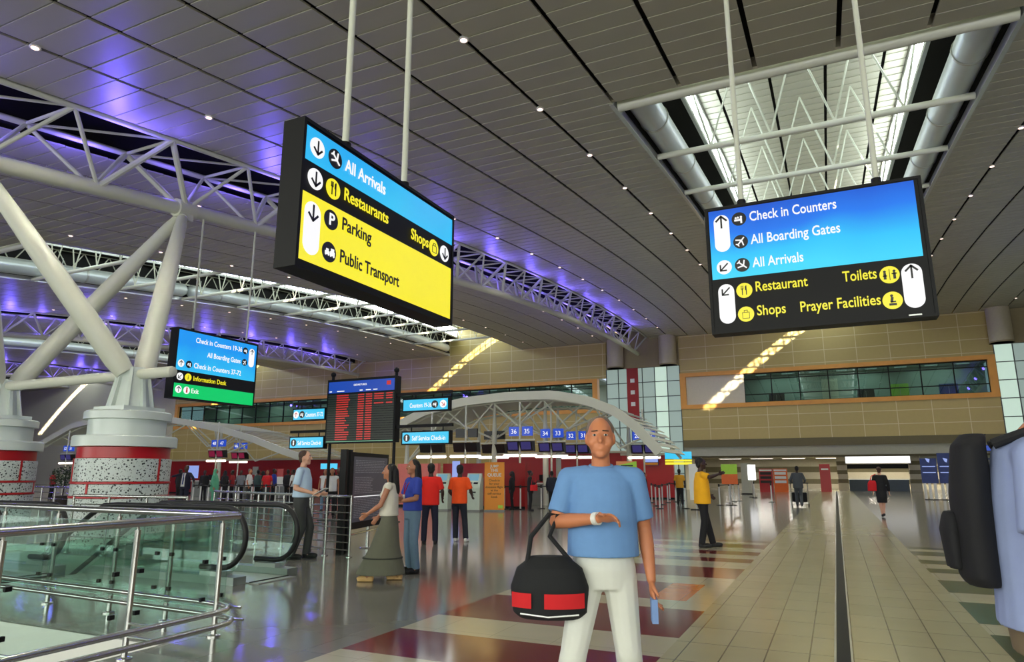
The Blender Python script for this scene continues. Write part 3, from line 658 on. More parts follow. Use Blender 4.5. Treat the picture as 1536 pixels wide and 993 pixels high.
def sign_box(name, label, loc, rz, W, H, th, poles, pole_top, group):
    t = thing(name, label, 'sign', loc, rz, group)
    m = MB(); m.box(0, W, 0, th, 0, H); m.build('housing', 'black_metal', t)
    m = MB(); r = 0.03
    for a in ((0, W, -0.012, 0, 0, r), (0, W, -0.012, 0, H - r, H), (0, r, -0.012, 0, r, H - r), (W - r, W, -0.012, 0, r, H - r)): m.box(*a)
    m.build('bezel', 'black_metal', t)
    for p in poles:
        m = MB(); m.tube((p, th / 2, H), (p, th / 2, pole_top(p)), 0.03, n=12); q = m.build('hanging_pole', 'white_steel', t, smooth=True)
        m = MB(); m.tube((p, th / 2, H), (p, th / 2, H + 0.08), 0.05, n=12); m.build('pole_socket', 'black_metal', q, smooth=True)
    return t
def panel(t, x0, x1, z0, z1, mat):
    m = MB(); m.box(x0, x1, -0.004, 0, z0, z1); return m.build('lit_panel', mat, t)
UP, DN, DL = 0.0, pi, pi * 0.75
R0 = (RD(90), 0, 0)
def T(t, s, x, z, size, mat, fit=None, align='LEFT'): return text(s, size, mat, t, (x, -0.014, z), R0, align, 0.002, fit=fit, bold=0.012)
# --- right sign, faces the camera
YR = 7.6; k_ = YR / 8
t = sign_box('hanging_sign', 'black-framed hanging sign, blue over black, listing check in counters and toilets', (-1.165 * k_, YR, 1.45 + 1.6 * k_), 0, 2.24 * k_ + 0.03, 1.55 * k_, 0.2, (0.42 * k_, 1.86 * k_), lambda p: zc(YR) - 1.45 - 1.6 * k_ + 0.1, 'hanging direction signs')
t.scale = (1, 1, 1)
def K(v): return v * k_
panel(t, K(0.045), K(2.2), K(0.655), K(1.508), 'backlit_blue')
pill(t, K(0.187), K(0.985), K(1.443), K(0.088), 'sign_white'); arrow(t, K(0.187), K(1.35), K(0.15), UP)
for z in (1.363, 1.08, 0.795): disc(t, K(0.39), K(z), K(0.083), 'black_plastic')
desk(t, K(0.385), K(1.355), K(0.1)); plane(t, K(0.39), K(1.08), K(0.115), -0.7); plane(t, K(0.39), K(0.795), K(0.115), -2.3)
disc(t, K(0.187), K(0.793), K(0.086), 'sign_white'); arrow(t, K(0.187), K(0.793), K(0.12), DL)
T(t, 'Check in Counters', K(0.505), K(1.317), K(0.165), 'sign_white', K(0.925)); T(t, 'All Boarding Gates', K(0.505), K(1.033), K(0.165), 'sign_white', K(0.945)); T(t, 'All Arrivals', K(0.505), K(0.75), K(0.165), 'sign_white', K(0.545))
pill(t, K(0.19), K(0.112), K(0.585), K(0.09), 'sign_white'); arrow(t, K(0.19), K(0.497), K(0.12), DL)
for z in (0.487, 0.205): disc(t, K(0.392), K(z), K(0.089), 'sign_yellow'); disc(t, K(1.87), K(z), K(0.095), 'sign_yellow')
fork(t, K(0.392), K(0.487), K(0.11)); bag(t, K(0.392), K(0.2), K(0.11))
T(t, 'Restaurant', K(0.51), K(0.46), K(0.165), 'sign_yellow', K(0.55)); T(t, 'Shops', K(0.51), K(0.176), K(0.165), 'sign_yellow', K(0.305))
T(t, 'Toilets', K(1.42), K(0.463), K(0.165), 'sign_yellow', K(0.33)); T(t, 'Prayer Facilities', K(0.963), K(0.172), K(0.165), 'sign_yellow', K(0.79))
flat(t, 'toilet_symbol', 'black_plastic', [(K(-0.045), K(0.035), K(0.014)), (K(0.045), K(0.035), K(0.014)), (0, K(-0.06), 0, K(0.06), K(0.006)), (K(-0.045), K(-0.05), K(-0.045), K(0.02), K(0.026)), (K(0.045), K(-0.05), K(0.045), K(0.02), K(0.026)), (K(-0.065), K(-0.012), K(-0.025), K(-0.012), K(0.012)), (K(0.02), K(0.008), K(0.07), K(0.008), K(0.012))], K(1.87), K(0.487))
flat(t, 'prayer_symbol', 'black_plastic', [(K(-0.005), K(0.05), K(0.014)), (K(-0.01), K(-0.02), 0, K(0.035), K(0.026)), (K(-0.035), K(-0.045), K(0.035), K(-0.045), K(0.024)), (K(-0.02), K(-0.02), K(0.03), K(-0.015), K(0.014))], K(1.87), K(0.205))
pill(t, K(2.075), K(0.103), K(0.582), K(0.096), 'sign_white'); arrow(t, K(2.075), K(0.491), K(0.14), UP)
m = MB(); m.box(K(2.0), K(2.12), -0.016, -0.012, K(0.02), K(0.035)); m.build('maker_plate', 'steel_trim', t)
# --- left sign, faces the aisle
XL = -3.5
t = sign_box('hanging_sign', 'black-framed hanging sign with large yellow panel, arrivals, parking and public transport', (XL, 3.66, 2.97), RD(90), 2.32, 1.21, 0.2, (0.62, 1.52), lambda p: zc(4.7) - 2.97 + 0.1, 'hanging direction signs')
G = 0.967
panel(t, 0.03, 2.29, 0.903 * G, 1.185 * G + 0.01, 'backlit_cyan'); panel(t, 0.02, 2.28, 0.068 * G, 0.63 * G, 'sign_yellow')
disc(t, 0.164, 1.046 * G, 0.083, 'sign_white'); arrow(t, 0.164, 1.046 * G, 0.115, DN); disc(t, 0.378, 1.049 * G, 0.083, 'black_plastic'); plane(t, 0.378, 1.049 * G, 0.115, -2.3)
T(t, 'All Arrivals', 0.5, 1.0 * G, 0.155, 'sign_white', 0.57)
disc(t, 0.162, 0.772 * G, 0.086, 'sign_white'); arrow(t, 0.162, 0.772 * G, 0.12, DN); disc(t, 0.374, 0.774 * G, 0.086, 'sign_yellow'); fork(t, 0.374, 0.774 * G, 0.11)
T(t, 'Restaurants', 0.5, 0.733 * G, 0.155, 'sign_yellow', 0.62); T(t, 'Shops', 1.5, 0.718 * G, 0.155, 'sign_yellow', 0.31)
disc(t, 1.925, 0.756 * G, 0.086, 'sign_yellow'); bag(t, 1.925, 0.75 * G, 0.11); disc(t, 2.135, 0.757 * G, 0.086, 'sign_white'); arrow(t, 2.135, 0.757 * G, 0.12, DN)
pill(t, 0.157, 0.129 * G, 0.572 * G, 0.09, 'sign_white'); arrow(t, 0.157, 0.48 * G, 0.13, DN)
disc(t, 0.37, 0.498 * G, 0.083, 'black_plastic'); T(t, 'P', 0.337, 0.452 * G, 0.14, 'sign_white'); T(t, 'Parking', 0.495, 0.462 * G, 0.155, 'black_plastic', 0.39)
disc(t, 0.368, 0.217 * G, 0.083, 'black_plastic')
flat(t, 'car_symbol', 'sign_white', [(-0.055, -0.012, -0.003, -0.012, 0.026), (-0.043, 0.01, -0.016, 0.01, 0.022), (0.005, -0.008, 0.058, -0.008, 0.034), (0.014, 0.018, 0.05, 0.018, 0.03), (-0.046, -0.026, 0.008), (-0.012, -0.026, 0.008), (0.014, -0.028, 0.008), (0.05, -0.028, 0.008)], 0.368, 0.217 * G)
T(t, 'Public Transport', 0.49, 0.172 * G, 0.155, 'black_plastic', 0.835)
# --- green exit sign hung from the truss beyond the tree columns
t = sign_box('hanging_sign', 'hanging sign with blue, black and green bands, beside the tree column', (-17.1, 13.42, 3.62), RD(90), 3.1, 2.08, 0.3, (0.62, 2.72), lambda p: node_z(13.42 + p) - 3.62 - 0.12, 'hanging direction signs')
panel(t, 0.05, 3.05, 0.825, 2.02, 'backlit_cyan'); panel(t, 0.05, 3.05, 0.04, 0.44, 'sign_green')
T(t, 'Check in Counters 19-36', 0.64, 1.72, 0.22, 'sign_white', 1.78); T(t, 'All Boarding Gates', 1.1, 1.34, 0.22, 'sign_white', 1.3); T(t, 'Check in Counters 37-72', 0.65, 0.95, 0.22, 'sign_white', 1.8)
disc(t, 2.57, 1.78, 0.11, 'black_plastic'); desk(t, 2.57, 1.77, 0.13); disc(t, 2.57, 1.4, 0.11, 'black_plastic'); plane(t, 2.57, 1.4, 0.15, -0.7)
pill(t, 2.85, 1.28, 1.89, 0.115, 'sign_white'); arrow(t, 2.85, 1.77, 0.16, UP)
disc(t, 0.21, 1.028, 0.11, 'sign_white'); arrow(t, 0.21, 1.028, 0.15, UP); disc(t, 0.485, 1.028, 0.11, 'black_plastic'); desk(t, 0.485, 1.02, 0.13)
disc(t, 0.215, 0.64, 0.11, 'sign_white'); arrow(t, 0.215, 0.64, 0.15, DL); disc(t, 0.5, 0.645, 0.115, 'sign_yellow'); T(t, 'i', 0.475, 0.58, 0.18, 'black_plastic')
T(t, 'Information Desk', 0.67, 0.57, 0.2, 'sign_yellow', 1.23)
disc(t, 0.21, 0.265, 0.11, 'sign_white'); arrow(t, 0.21, 0.265, 0.15, UP); disc(t, 0.49, 0.26, 0.11, 'sign_white'); flat(t, 'person_symbol', 'led_red', [(0, 0.06, 0.025), (0, -0.07, 0, 0.03, 0.05)], 0.49, 0.26)
T(t, 'Exit', 0.64, 0.195, 0.2, 'sign_white', 0.26)
# --- flight information board on two masts, with four small blue signs on side arms
YF = 18.0
t = thing('flight_information_board', 'large flight information board with blue header and rows of red lettering', 'information board', (-15.32, YF, 0))
m = MB(); m.box(0, 2.78, 0, 0.28, 2.46, 4.58); m.build('housing', 'black_metal', t)
m = MB(); m.box(0.06, 2.72, -0.006, 0, 4.12, 4.5); m.build('header_panel', 'sign_blue', t)
text('DEPARTURES', 0.09, 'sign_white', t, (1.1, -0.012, 4.33), R0); m = MB(); m.box(2.42, 2.58, -0.012, -0.006, 4.3, 4.43); m.build('clock', 'led_red', t)
m = MB()
for x, wd in ((0.1, 0.1), (0.42, 0.3), (1.35, 0.12), (1.6, 0.2), (1.9, 0.16)): m.box(x, x + wd, -0.011, -0.006, 4.16, 4.19)
m.build('column_heading', 'sign_white', t)
rnd = random.Random(11)
for r in range(20):
    z = 4.03 - r * 0.076
    m = MB(); m.box(0.06, 2.72, -0.005, 0, z - 0.03, z + 0.03); row = m.build('board_row', 'row_olive', t)
    for x, wd in ((0.42, rnd.uniform(0.35, 0.56)), (1.3, 0.2), (1.62, 0.2)) + (((1.95, 0.36), (2.42, 0.2)) if r in (0, 1, 2, 4) else ()):
        q = x; m = MB(); m.box(x, x + wd, -0.008, -0.005, z - 0.02, z - 0.012)
        while q < x + wd: m.box(q, q + 0.05, -0.01, -0.005, z - 0.02, z + 0.02); q += 0.062
        m.build('row_lettering', 'led_red', row)
m = MB(); m.box(0.06, 2.72, -0.006, 0, 2.5, 2.53); m.build('status_line', 'led_green', t)
for x in (0.1, 2.68):
    m = MB(); m.tube((x, 0.15, 0), (x, 0.15, 4.75), 0.05, n=12); p = m.build('mast', 'black_metal', t, smooth=True); m = MB(); m.ell((x, 0.15, 4.78), 0.09); m.build('finial', 'black_metal', p, smooth=True)
m = MB(); m.box(-0.05, 2.83, -0.1, 0.4, 0, 0.02); m.build('foot_plate', 'black_metal', t)
def arm_sign(x, z, W, label, body, icons, fit, tx):
    left = x < -14
    t = thing('arm_sign', label, 'sign', (x, YF - 0.0, z), 0, 'small cyan signs beside the flight board')
    m = MB(); m.box(0, W, 0, 0.18, 0, 0.42); m.build('housing', 'black_metal', t); panel(t, 0.04, W - 0.04, 0.04, 0.38, 'sign_cyan')
    a, b = (-0.26, W + 0.05) if x > -14 else (-0.05, -15.32 - x - 0.01)
    m = MB(); m.box(a, b, 0.06, 0.14, 0.54, 0.63); m.build('side_arm', 'black_metal', t)
    for x in (0.3, W - 0.3): m = MB(); m.tube((x, 0.1, 0.42), (x, 0.1, 0.55), 0.02, n=6); m.build('drop_rod', 'black_metal', t)
    for ix, kind in icons:
        disc(t, ix, 0.21, 0.12, 'black_plastic' if kind != 'arrow' else 'sign_white')
        if kind == 'desk': desk(t, ix, 0.2, 0.14)
        elif kind == 'arrow': arrow(t, ix, 0.21, 0.14, UP if left else -DL, 'led_red')
        else: flat(t, 'person_symbol', 'sign_white', [(0, 0.05, 0.03), (0, -0.08, 0, 0.02, 0.05)], ix, 0.21)
    T(t, body, tx, 0.13, 0.2, 'sign_white', fit)
arm_sign(-12.27, 3.38, 1.7, 'small cyan counters sign at right of the flight board, upper', 'Counters 19-36', ((1.2, 'desk'), (1.5, 'arrow')), 0.8, 0.28)
arm_sign(-12.27, 2.36, 1.75, 'small cyan check-in sign at right of the flight board, lower', 'Self Service Check-in', ((0.2, 'info'),), 1.2, 0.4)
arm_sign(-16.78, 3.25, 1.42, 'small cyan counters sign at left of the flight board, upper', 'Counters 37-72', ((0.16, 'arrow'), (0.42, 'desk')), 0.75, 0.58)
arm_sign(-16.85, 2.3, 1.5, 'small cyan check-in sign at left of the flight board, lower', 'Self Service Check-in', ((0.2, 'info'),), 1.0, 0.38)
pm('grey_print', (176, 178, 184), 0.5)
# --- glass-fronted notice totem near the escalator railing
ang = RD(90 + 14.5)
t = thing('notice_totem', 'tall dark-framed notice board totem full of small print by the railing', 'notice board', (-8.42, 10.45, 0), ang)
Lt = 2.25
for x in (0, 0.2): m = MB(); m.box(x, x + 0.09, -0.06, 0.06, 0, 1.92); m.build('post', 'black_metal', t)
m = MB(); m.box(0.29, Lt, -0.05, 0.05, 0.42, 1.88); m.build('frame', 'black_metal', t)
m = MB(); m.box(0.38, Lt - 0.08, -0.056, -0.05, 0.55, 1.8); m.build('poster', pm('poster_grey', (92, 92, 104), 0.35, var=0.15, scale=2), t)
m = MB(); rnd = random.Random(5)
for r in range(34):
    z = 1.72 - r * 0.033
    if r in (8, 20): m.build('small_print', 'grey_print', t); m = MB(); continue
    if r in (9, 21): continue
    q = 0.46
    while q < Lt - 0.3 - (0.7 if 10 <= r < 19 else 0): wd = rnd.uniform(0.05, 0.16); m.box(q, q + wd, -0.059, -0.056, z, z + 0.011); q += wd + 0.03
m.build('small_print', 'grey_print', t)
m = MB(); m.box(0.44, Lt - 0.2, -0.059, -0.056, 1.02, 1.035); m.build('rule_line', 'sign_white', t)
m = MB(); m.tube((1.35, 0, 0.02), (1.35, 0, 0.42), 0.035, n=12); m.build('foot', 'stainless', t, smooth=True); m = MB(); m.lathe([(0.16, 0), (0.15, 0.02)], (1.35, 0, 0), 20); m.build('foot_plate', 'stainless', t)
m = MB(); m.tube((0.25, -0.07, 0.33), (Lt, -0.07, 0.36), 0.018, n=8); m.build('lower_rail', 'stainless', t, smooth=True)
def X_at(px, Y):   # position on the line Y = const seen at a given place across the hall
    d = (px - 768) / 1047.0; a = 0.42418; b = 0.90558
    return Y * (-a + d * b) / (b + d * a)
# ---------------------------------------------------------------- check-in canopies
def canopy(label, arch, y0, y1, posts, ribs=4):
    t = thing('check_in_canopy', label, 'canopy', (0, y0, 0))
    P = [V((x, 0, z)) for x, z in arch]; L = [0]
    for a, b in zip(P, P[1:]): L.append(L[-1] + (b - a).length)
    def at(s):
        for i in range(len(P) - 1):
            if s <= L[i + 1] or i == len(P) - 2:
                k = (s - L[i]) / (L[i + 1] - L[i]); return P[i].lerp(P[i + 1], k), (P[i + 1] - P[i]).normalized()
    def zat(x):
        for a, b in zip(P, P[1:]):
            if a.x <= x <= b.x: return a.z + (b.z - a.z) * (x - a.x) / (b.x - a.x)
        return P[-1].z
    n = int(L[-1] / 0.36); m = MB()
    for i in range(n):
        p, d = at(L[-1] * (i + 0.5) / n); nn = V((-d.z, 0, d.x)); a, b = p - d * 0.15 + nn * 0.1, p + d * 0.15 + nn * 0.16
        m.hexa([a, b, b + V((0, y1 - y0, 0)), a + V((0, y1 - y0, 0)), a + nn * 0.03, b + nn * 0.03, b + nn * 0.03 + V((0, y1 - y0, 0)), a + nn * 0.03 + V((0, y1 - y0, 0))])
    m.build('louvre_roof', 'white_steel', t)
    m = MB(); N = 40; ring = []
    for i in range(N + 1):
        p, d = at(L[-1] * i / N); nn = V((-d.z, 0, d.x)); ring.append([m.b.verts.new(q) for q in (p - nn * 0.08 + V((0, -0.12, 0)), p + nn * 0.34 + V((0, -0.12, 0)), p + nn * 0.34 + V((0, 0.02, 0)), p - nn * 0.08 + V((0, 0.02, 0)))])
    for A, B in zip(ring, ring[1:]):
        for i in range(4): m._f([A[i], A[(i + 1) % 4], B[(i + 1) % 4], B[i]])
    m._f(ring[0][::-1]); m._f(ring[-1]); m.build('edge_fascia', 'white_steel', t)
    for r in range(ribs):
        y = 0.4 + r * (y1 - y0 - 0.8) / (ribs - 1); m = MB()
        m.path([at(L[-1] * i / 24)[0] + V((0, y, -0.05)) for i in range(25)], 0.07, 8); rb = m.build('arched_rib', 'white_steel', t, smooth=True)
        for i in range(5):
            a, _ = at(L[-1] * (0.08 + i * 0.17)); b, _ = at(L[-1] * (0.08 + (i + 1) * 0.17))
            if r or max(a.z, b.z) < 3.4: continue
            mid = (a + b) / 2 + V((0, 0, -1.25)); m = MB(); m.tube(a + V((0, y, -0.05)), mid + V((0, y, 0)), 0.045, n=7); m.tube(mid + V((0, y, 0)), b + V((0, y, -0.05)), 0.045, n=7); m.build('web_rod', 'white_steel', rb, smooth=True)
    for px, py, zb in posts:
        z = zat(px); zt = z - 1.5; m = MB(); m.path([(px, py, 0), (px, py, 2), (px, py, zt), (px, py, z - 0.1)], [0.14, 0.14, 0.12, 0.06], 14); po = m.build('post', 'white_steel', t, smooth=True)
        for dx in (-3.4, -1.7, 1.7, 3.4):
            x = px + dx
            if not P[0].x < x < P[-1].x: continue
            m = MB(); m.tube((px, py, zt - 0.3), (x, py + (0.8 if abs(dx) < 2 else 0), zat(x)), 0.05, n=8); m.build('branch', 'white_steel', po, smooth=True)
    return t
canopy('curved white louvred canopy over the check-in hall, right of the flight board', [(-21.6, 3.3), (-20.5, 3.92), (-18.9, 4.56), (-16.6, 4.94), (-14.3, 5.08), (-11.9, 5.04), (-10.2, 4.70), (-8.95, 4.18), (-8.04, 3.48), (-7.3, 2.66), (-7.0, 2.3)], 30, 35.5, ((-15.5, 1.0, 0), (-20.6, 0.8, 0), (-12.8, 1.2, 0), (-13.6, 5, 0), (-9.6, 4.8, 0), (-18.5, 5, 0)), 2)
canopy('long low curved white canopy at far left, behind the tree columns', [(-58.0, 3.7), (-54.1, 5.1), (-51, 5.5), (-47.2, 5.58), (-43.2, 5.2), (-40.7, 4.85), (-38.1, 4.4), (-35, 3.65), (-32.6, 2.9), (-30.9, 2.45)], 34, 40, ((-38.8, 0.8, 0), (-50.2, 0.8, 0), (-44, 5.4, 0)), 2)
# partitions, back walls and counters of the check-in hall
def partition(label, x0, x1, y, h, mat, cap=True, th=0.25):
    t = thing('partition_wall', label, 'partition', ((x0 + x1) / 2, y, 0)); w = (x1 - x0) / 2
    m = MB(); m.box(-w, w, 0, th, 0, h); m.build('panel', mat, t)
    if cap: m = MB(); m.box(-w - 0.06, w + 0.06, -0.1, th + 0.1, h, h + 0.14); m.build('capping', 'cream_stone', t)
    m = MB(); m.box(-w, w, -0.02, 0, 0, 0.1); m.build('kickboard', 'black_metal', t)
    return t
partition('long dark red back wall of the check-in hall behind the waiting crowd', -49, -31.5, 39, 2.5, 'red_wall')
partition('red back wall under the right check-in canopy', -22, -12.2, 44, 2.85, 'red_wall')
partition('bright red partition end at right of the check-in canopy, blue sign on it', X_at(935, 42), X_at(1013, 42), 42, 2.62, 'red_paint')
partition('pinkish red partition behind the person in the red shirt', -18.7, -16.5, 27.2, 1.95, 'pink_red', False)
partition('dark red partition behind the self-service kiosks', -16.45, -12.3, 27.6, 1.95, 'red_wall', False)
t = thing('partition_sign', 'small pale blue sign on the bright red partition end', 'sign', (X_at(980, 41.8), 41.82, 2.0)); m = MB(); m.box(-0.42, 0.42, 0, 0.08, 0, 0.6); m.build('housing', 'deep_blue', t); m = MB(); m.box(-0.39, 0.39, -0.01, 0, 0.2, 0.57); m.build('lit_panel', 'screen_pale', t); m = MB(); m.box(-0.39, 0.39, -0.01, 0, 0.03, 0.17); m.build('lower_band', 'orange_banner', t)
def counter(x, y, label):
    t = thing('check_in_counter', label, 'counter', (x, y, 0), 0, 'check-in counters')
    m = MB(); m.box(-0.95, 0.95, 0, 0.7, 0, 1.0); m.build('front', 'counter_grey', t); m = MB(); m.box(-1.0, 1.0, -0.1, 0.75, 1.0, 1.06); m.build('worktop', 'white_paint', t)
    m = MB(); m.box(0.2, 0.75, 0.3, 0.36, 1.12, 1.45); q = m.build('monitor', 'black_plastic', t); m = MB(); m.box(0.43, 0.52, 0.32, 0.4, 1.06, 1.14); m.build('monitor_stand', 'black_plastic', q)
    return t
def pendant(x, y, label, front, nums, dz=0.0):
    t = thing('counter_display_pole', label, 'display pole', (x, y, 0), 0, 'display poles above the check-in counters')
    m = MB(); m.tube((0, 0, 0), (0, 0, 4.75 + dz), 0.045, n=10); m.build('pole', 'white_steel', t, smooth=True)
    m = MB(); m.box(-0.75, 0.75, -0.03, 0.03, 2.98, 3.05); m.build('crossarm', 'white_steel', t)
    for s, nm in zip((-1, 1), nums):
        xx = s * 0.33
        m = MB(); m.box(xx - 0.25, xx + 0.25, 0.05, 0.17, 3.2, 3.62); b = m.build('number_sign', 'number_blue' if front else 'black_plastic', t)
        if front and nm: text(nm, 0.3, 'sign_white', b, (xx, 0.045, 3.3), R0, 'CENTER', 0.002, 'number')
        m = MB(); m.hexa([(xx - 0.31, 0.0, 2.52), (xx + 0.31, 0.0, 2.52), (xx + 0.31, 0.32, 2.5), (xx - 0.31, 0.32, 2.5), (xx - 0.31, -0.12, 2.95), (xx + 0.31, -0.12, 2.95), (xx + 0.31, 0.25, 2.97), (xx - 0.31, 0.25, 2.97)]); b = m.build('monitor', 'black_plastic', t)
        if front: m = MB(); m.hexa([(xx - 0.24, -0.03, 2.57), (xx + 0.24, -0.03, 2.57), (xx + 0.24, 0.0, 2.57), (xx - 0.24, 0.0, 2.57), (xx - 0.24, -0.13, 2.91), (xx + 0.24, -0.13, 2.91), (xx + 0.24, -0.1, 2.91), (xx - 0.24, -0.1, 2.91)]); m.build('screen', front, b)
        xx = s * 0.45; m = MB(); m.cap((xx - 0.34, 0, 2.3), (xx + 0.34, 0, 2.3), 0.06); m.build('tube_lamp', 'lamp_white', t, smooth=True)
    m = MB(); m.box(-0.85, 0.85, -0.04, 0.04, 2.36, 2.4); m.build('lamp_rail', 'white_steel', t)
    return t
for px, Y, lab, fr, nums in ((780, 28.6, 'counter display pole with two violet screens, left of the walking person in blue', 'screen_violet', ('36', '35')), (828, 30.6, 'counter display pole with two violet screens, second from the left under the right canopy', 'screen_violet', ('34', '33')),
                             (867, 33, 'counter display pole partly hidden behind the head of the person in blue', 'screen_violet', ('32', '31')), (969, 34.6, 'counter display pole at the right end of the right canopy', 'screen_violet', ('28', '27')),
                             (740, 31.0, 'counter display pole seen from behind, right of the orange banner top', None, ('', '')), (697, 28.8, 'counter display pole seen from behind, above the self-service kiosk', None, ('', '')), (645, 28.8, 'counter display pole seen from behind, above the person in the red shirt', None, ('', '')),
                             (318, 31.5, 'counter display pole with magenta screens, above the person in green', 'screen_magenta', ('48', '47')), (352, 35.2, 'counter display pole with magenta screens, right of the green-shirted person', 'screen_magenta', ('46', '45')), (90, 33, 'counter display pole seen between the two tree columns', 'screen_violet', ('52', '51'))):
    pendant(X_at(px, Y), Y, lab, fr, nums)
for px, Y, lab in ((700, 30.2, 'grey check-in counter behind the self-service kiosk'), (800, 31.4, 'grey check-in counter beside the person with a red shoulder bag'), (846, 31.75, 'grey check-in counter behind the person in blue'), (300, 34, 'grey check-in counter behind the crowd, left'), (350, 36.2, 'grey check-in counter behind the crowd, middle'), (420, 37, 'grey check-in counter behind the crowd, right')):
    counter(X_at(px, Y), Y, lab)
# self-service kiosks
def kiosk(x, y, rz, label):
    t = thing('self_service_kiosk', label, 'kiosk', (x, y, 0), rz, 'self-service kiosks')
    m = MB(); prof = [(-0.3, 0), (0.3, 0), (0.3, 1.3), (0.1, 1.5), (0.02, 1.5), (-0.26, 1.02), (-0.3, 0.9)]
    m.prism([(-0.3, a, b) for a, b in prof], (0.6, 0, 0)); m.build('cabinet', 'kiosk_white', t)
    def on(f0, f1, x0, x1, name, mat, lift=0.008):
        a = V((0, -0.26, 1.02)); b = V((0, 0.02, 1.5)); n = V((0, -(b - a).z, (b - a).y)).normalized() * lift
        p = [a.lerp(b, f0) + V((x0, 0, 0)), a.lerp(b, f0) + V((x1, 0, 0)), a.lerp(b, f1) + V((x1, 0, 0)), a.lerp(b, f1) + V((x0, 0, 0))]; m = MB(); m.prism(p, n); m.build(name, mat, t)
    on(0.4, 0.92, -0.22, 0.2, 'screen', em('kiosk_screen', (120, 170, 190), 0.8)); on(0.12, 0.26, 0.02, 0.2, 'card_slot', 'black_plastic'); on(0.1, 0.3, -0.22, -0.04, 'keypad', 'counter_grey')
    m = MB(); m.box(-0.14, 0.14, -0.31, -0.295, 0.72, 0.78); m.build('ticket_slot', 'black_plastic', t); m = MB(); m.box(-0.31, 0.31, -0.31, 0.31, 0, 0.06); m.build('plinth', 'counter_grey', t)
    return t
kiosk(-13.45, 25.1, RD(12), 'pale self-service kiosk between the orange shirt and the orange banner')
kiosk(-14.95, 25.1, RD(14), 'pale self-service kiosk half hidden behind the person in the red shirt')
# banners and boards
t = thing('queue_banner', 'orange banner stand reading THE QUEUE beside the kiosk', 'banner', (-12.62, 25.25, 0), RD(14))
m = MB(); m.box(-0.41, 0.41, 0, 0.05, 0.06, 1.95); m.build('panel', 'orange_banner', t)
m = MB(); m.box(-0.42, 0.42, -0.05, 0.12, 0, 0.06); m.build('base', 'counter_grey', t)
for z, s, fs, c in ((1.74, 'JUMP', 0.15, 'white_paint'), (1.57, 'THE', 0.17, 'white_paint'), (1.38, 'QUEUE', 0.18, 'white_paint')): text(s, fs, c, t, (0, -0.004, z), R0, 'CENTER', 0.002, bold=0.02)
for i, s in enumerate(('Check-in', 'for your', 'domestic flight', 'at the', 'self-service', 'kiosk')): text(s, 0.125, 'dark_text', t, (0, -0.004, 1.18 - 0.13 * i), R0, 'CENTER', 0.002)
m = MB(); m.box(0.16, 0.36, -0.004, 0, 0.12, 0.24); m.build('green_mark', 'lime_board', t)
t = thing('bag_banner', 'salmon-orange banner stand behind the lime green bags board', 'banner', (-7.95, 28.3, 0), RD(16)); m = MB(); m.box(-0.42, 0.42, 0, 0.05, 0.06, 2.0); m.build('panel', pm('salmon_banner', (232, 150, 100), 0.6, var=0.12, scale=1.5), t); m = MB(); m.box(-0.44, 0.44, -0.05, 0.12, 0, 0.06); m.build('base', 'steel_trim', t)
for z in (1.15, 0.95): m = MB(); m.box(-0.3, 0.34, -0.004, 0, z, z + 0.03); m.build('printed_line', 'white_paint', t)
t = thing('bags_board', 'tilted lime green board reading BAGS on the salmon banner', 'sign', (-7.9, 28.2, 1.2), RD(16)); bt = MB(); bt.prism([(-0.5, 0, 0.02), (0.42, 0, 0.16), (0.4, 0, 0.8), (-0.44, 0, 0.62)], (0, 0.03, 0)); bt.build('board', 'lime_board', t)
text('BAGS', 0.26, 'dark_text', t, (-0.05, -0.004, 0.34), (RD(90), RD(-8), 0), 'CENTER', 0.002, bold=0.03)
for z, w_ in ((0.2, 0.5), (0.62, 0.5)): m = MB(); m.obox((0, -0.003, z), w_, 0.004, 0.05); m.build('printed_line', 'dark_text', t)
def stand(name, label, cat, px, Y, w_, z0, z1, bands, post='steel_trim'):
    t = thing(name, label, cat, (X_at(px, Y), Y, 0), RD(10)); h = z1 - z0
    m = MB(); m.tube((0, 0.03, 0.02), (0, 0.03, z0 + 0.1), 0.03, n=8); m.build('post', post, t, smooth=True); m = MB(); m.box(-0.25, 0.25, -0.12, 0.2, 0, 0.03); m.build('base', 'black_metal', t)
    for a, b, mt in bands: m = MB(); m.box(-w_ / 2, w_ / 2, 0, 0.05, z0 + h * a, z0 + h * b); m.build('panel', mt, t)
    return t
stand('notice_stand', 'lime and orange notice stand behind the person in the yellow shirt', 'notice stand', 1097, 35, 0.75, 1.0, 1.95, ((0.5, 1, 'lime_board'), (0, 0.5, 'orange_paint')))
stand('lit_display', 'white glowing display screen on a post, left of the drinks machines', 'display', 1131, 48, 0.5, 1.1, 2.1, ((0, 1, 'lit_white'),))
stand('small_sign', 'cyan and yellow lit sign hanging beyond the stanchions', 'sign', 1021, 40, 1.5, 2.0, 2.75, ((0.45, 1, 'sign_cyan'), (0.25, 0.4, 'sign_yellow'), (0.02, 0.2, 'sign_yellow')), 'black_metal')
stand('wall_notice', 'pale tall notice panel just left of the person in yellow', 'notice', 1045, 30, 0.5, 0.4, 1.9, ((0, 1, 'white_paint'),))
stand('red_poster_stand', 'red and white poster stand in the middle of the waiting crowd', 'poster stand', 417, 33, 0.42, 0.75, 1.8, ((0.55, 1, 'red_paint'), (0, 0.55, 'white_paint')))
stand('blue_poster_stand', 'pale blue poster stand behind the suited person at left', 'poster stand', 285, 36, 0.85, 1.2, 2.1, ((0, 1, 'screen_pale'),))
stand('grey_poster_stand', 'small grey notice on a stand above the crowd at left', 'poster stand', 379, 36, 0.45, 1.45, 2.0, ((0, 1, 'counter_grey'),))
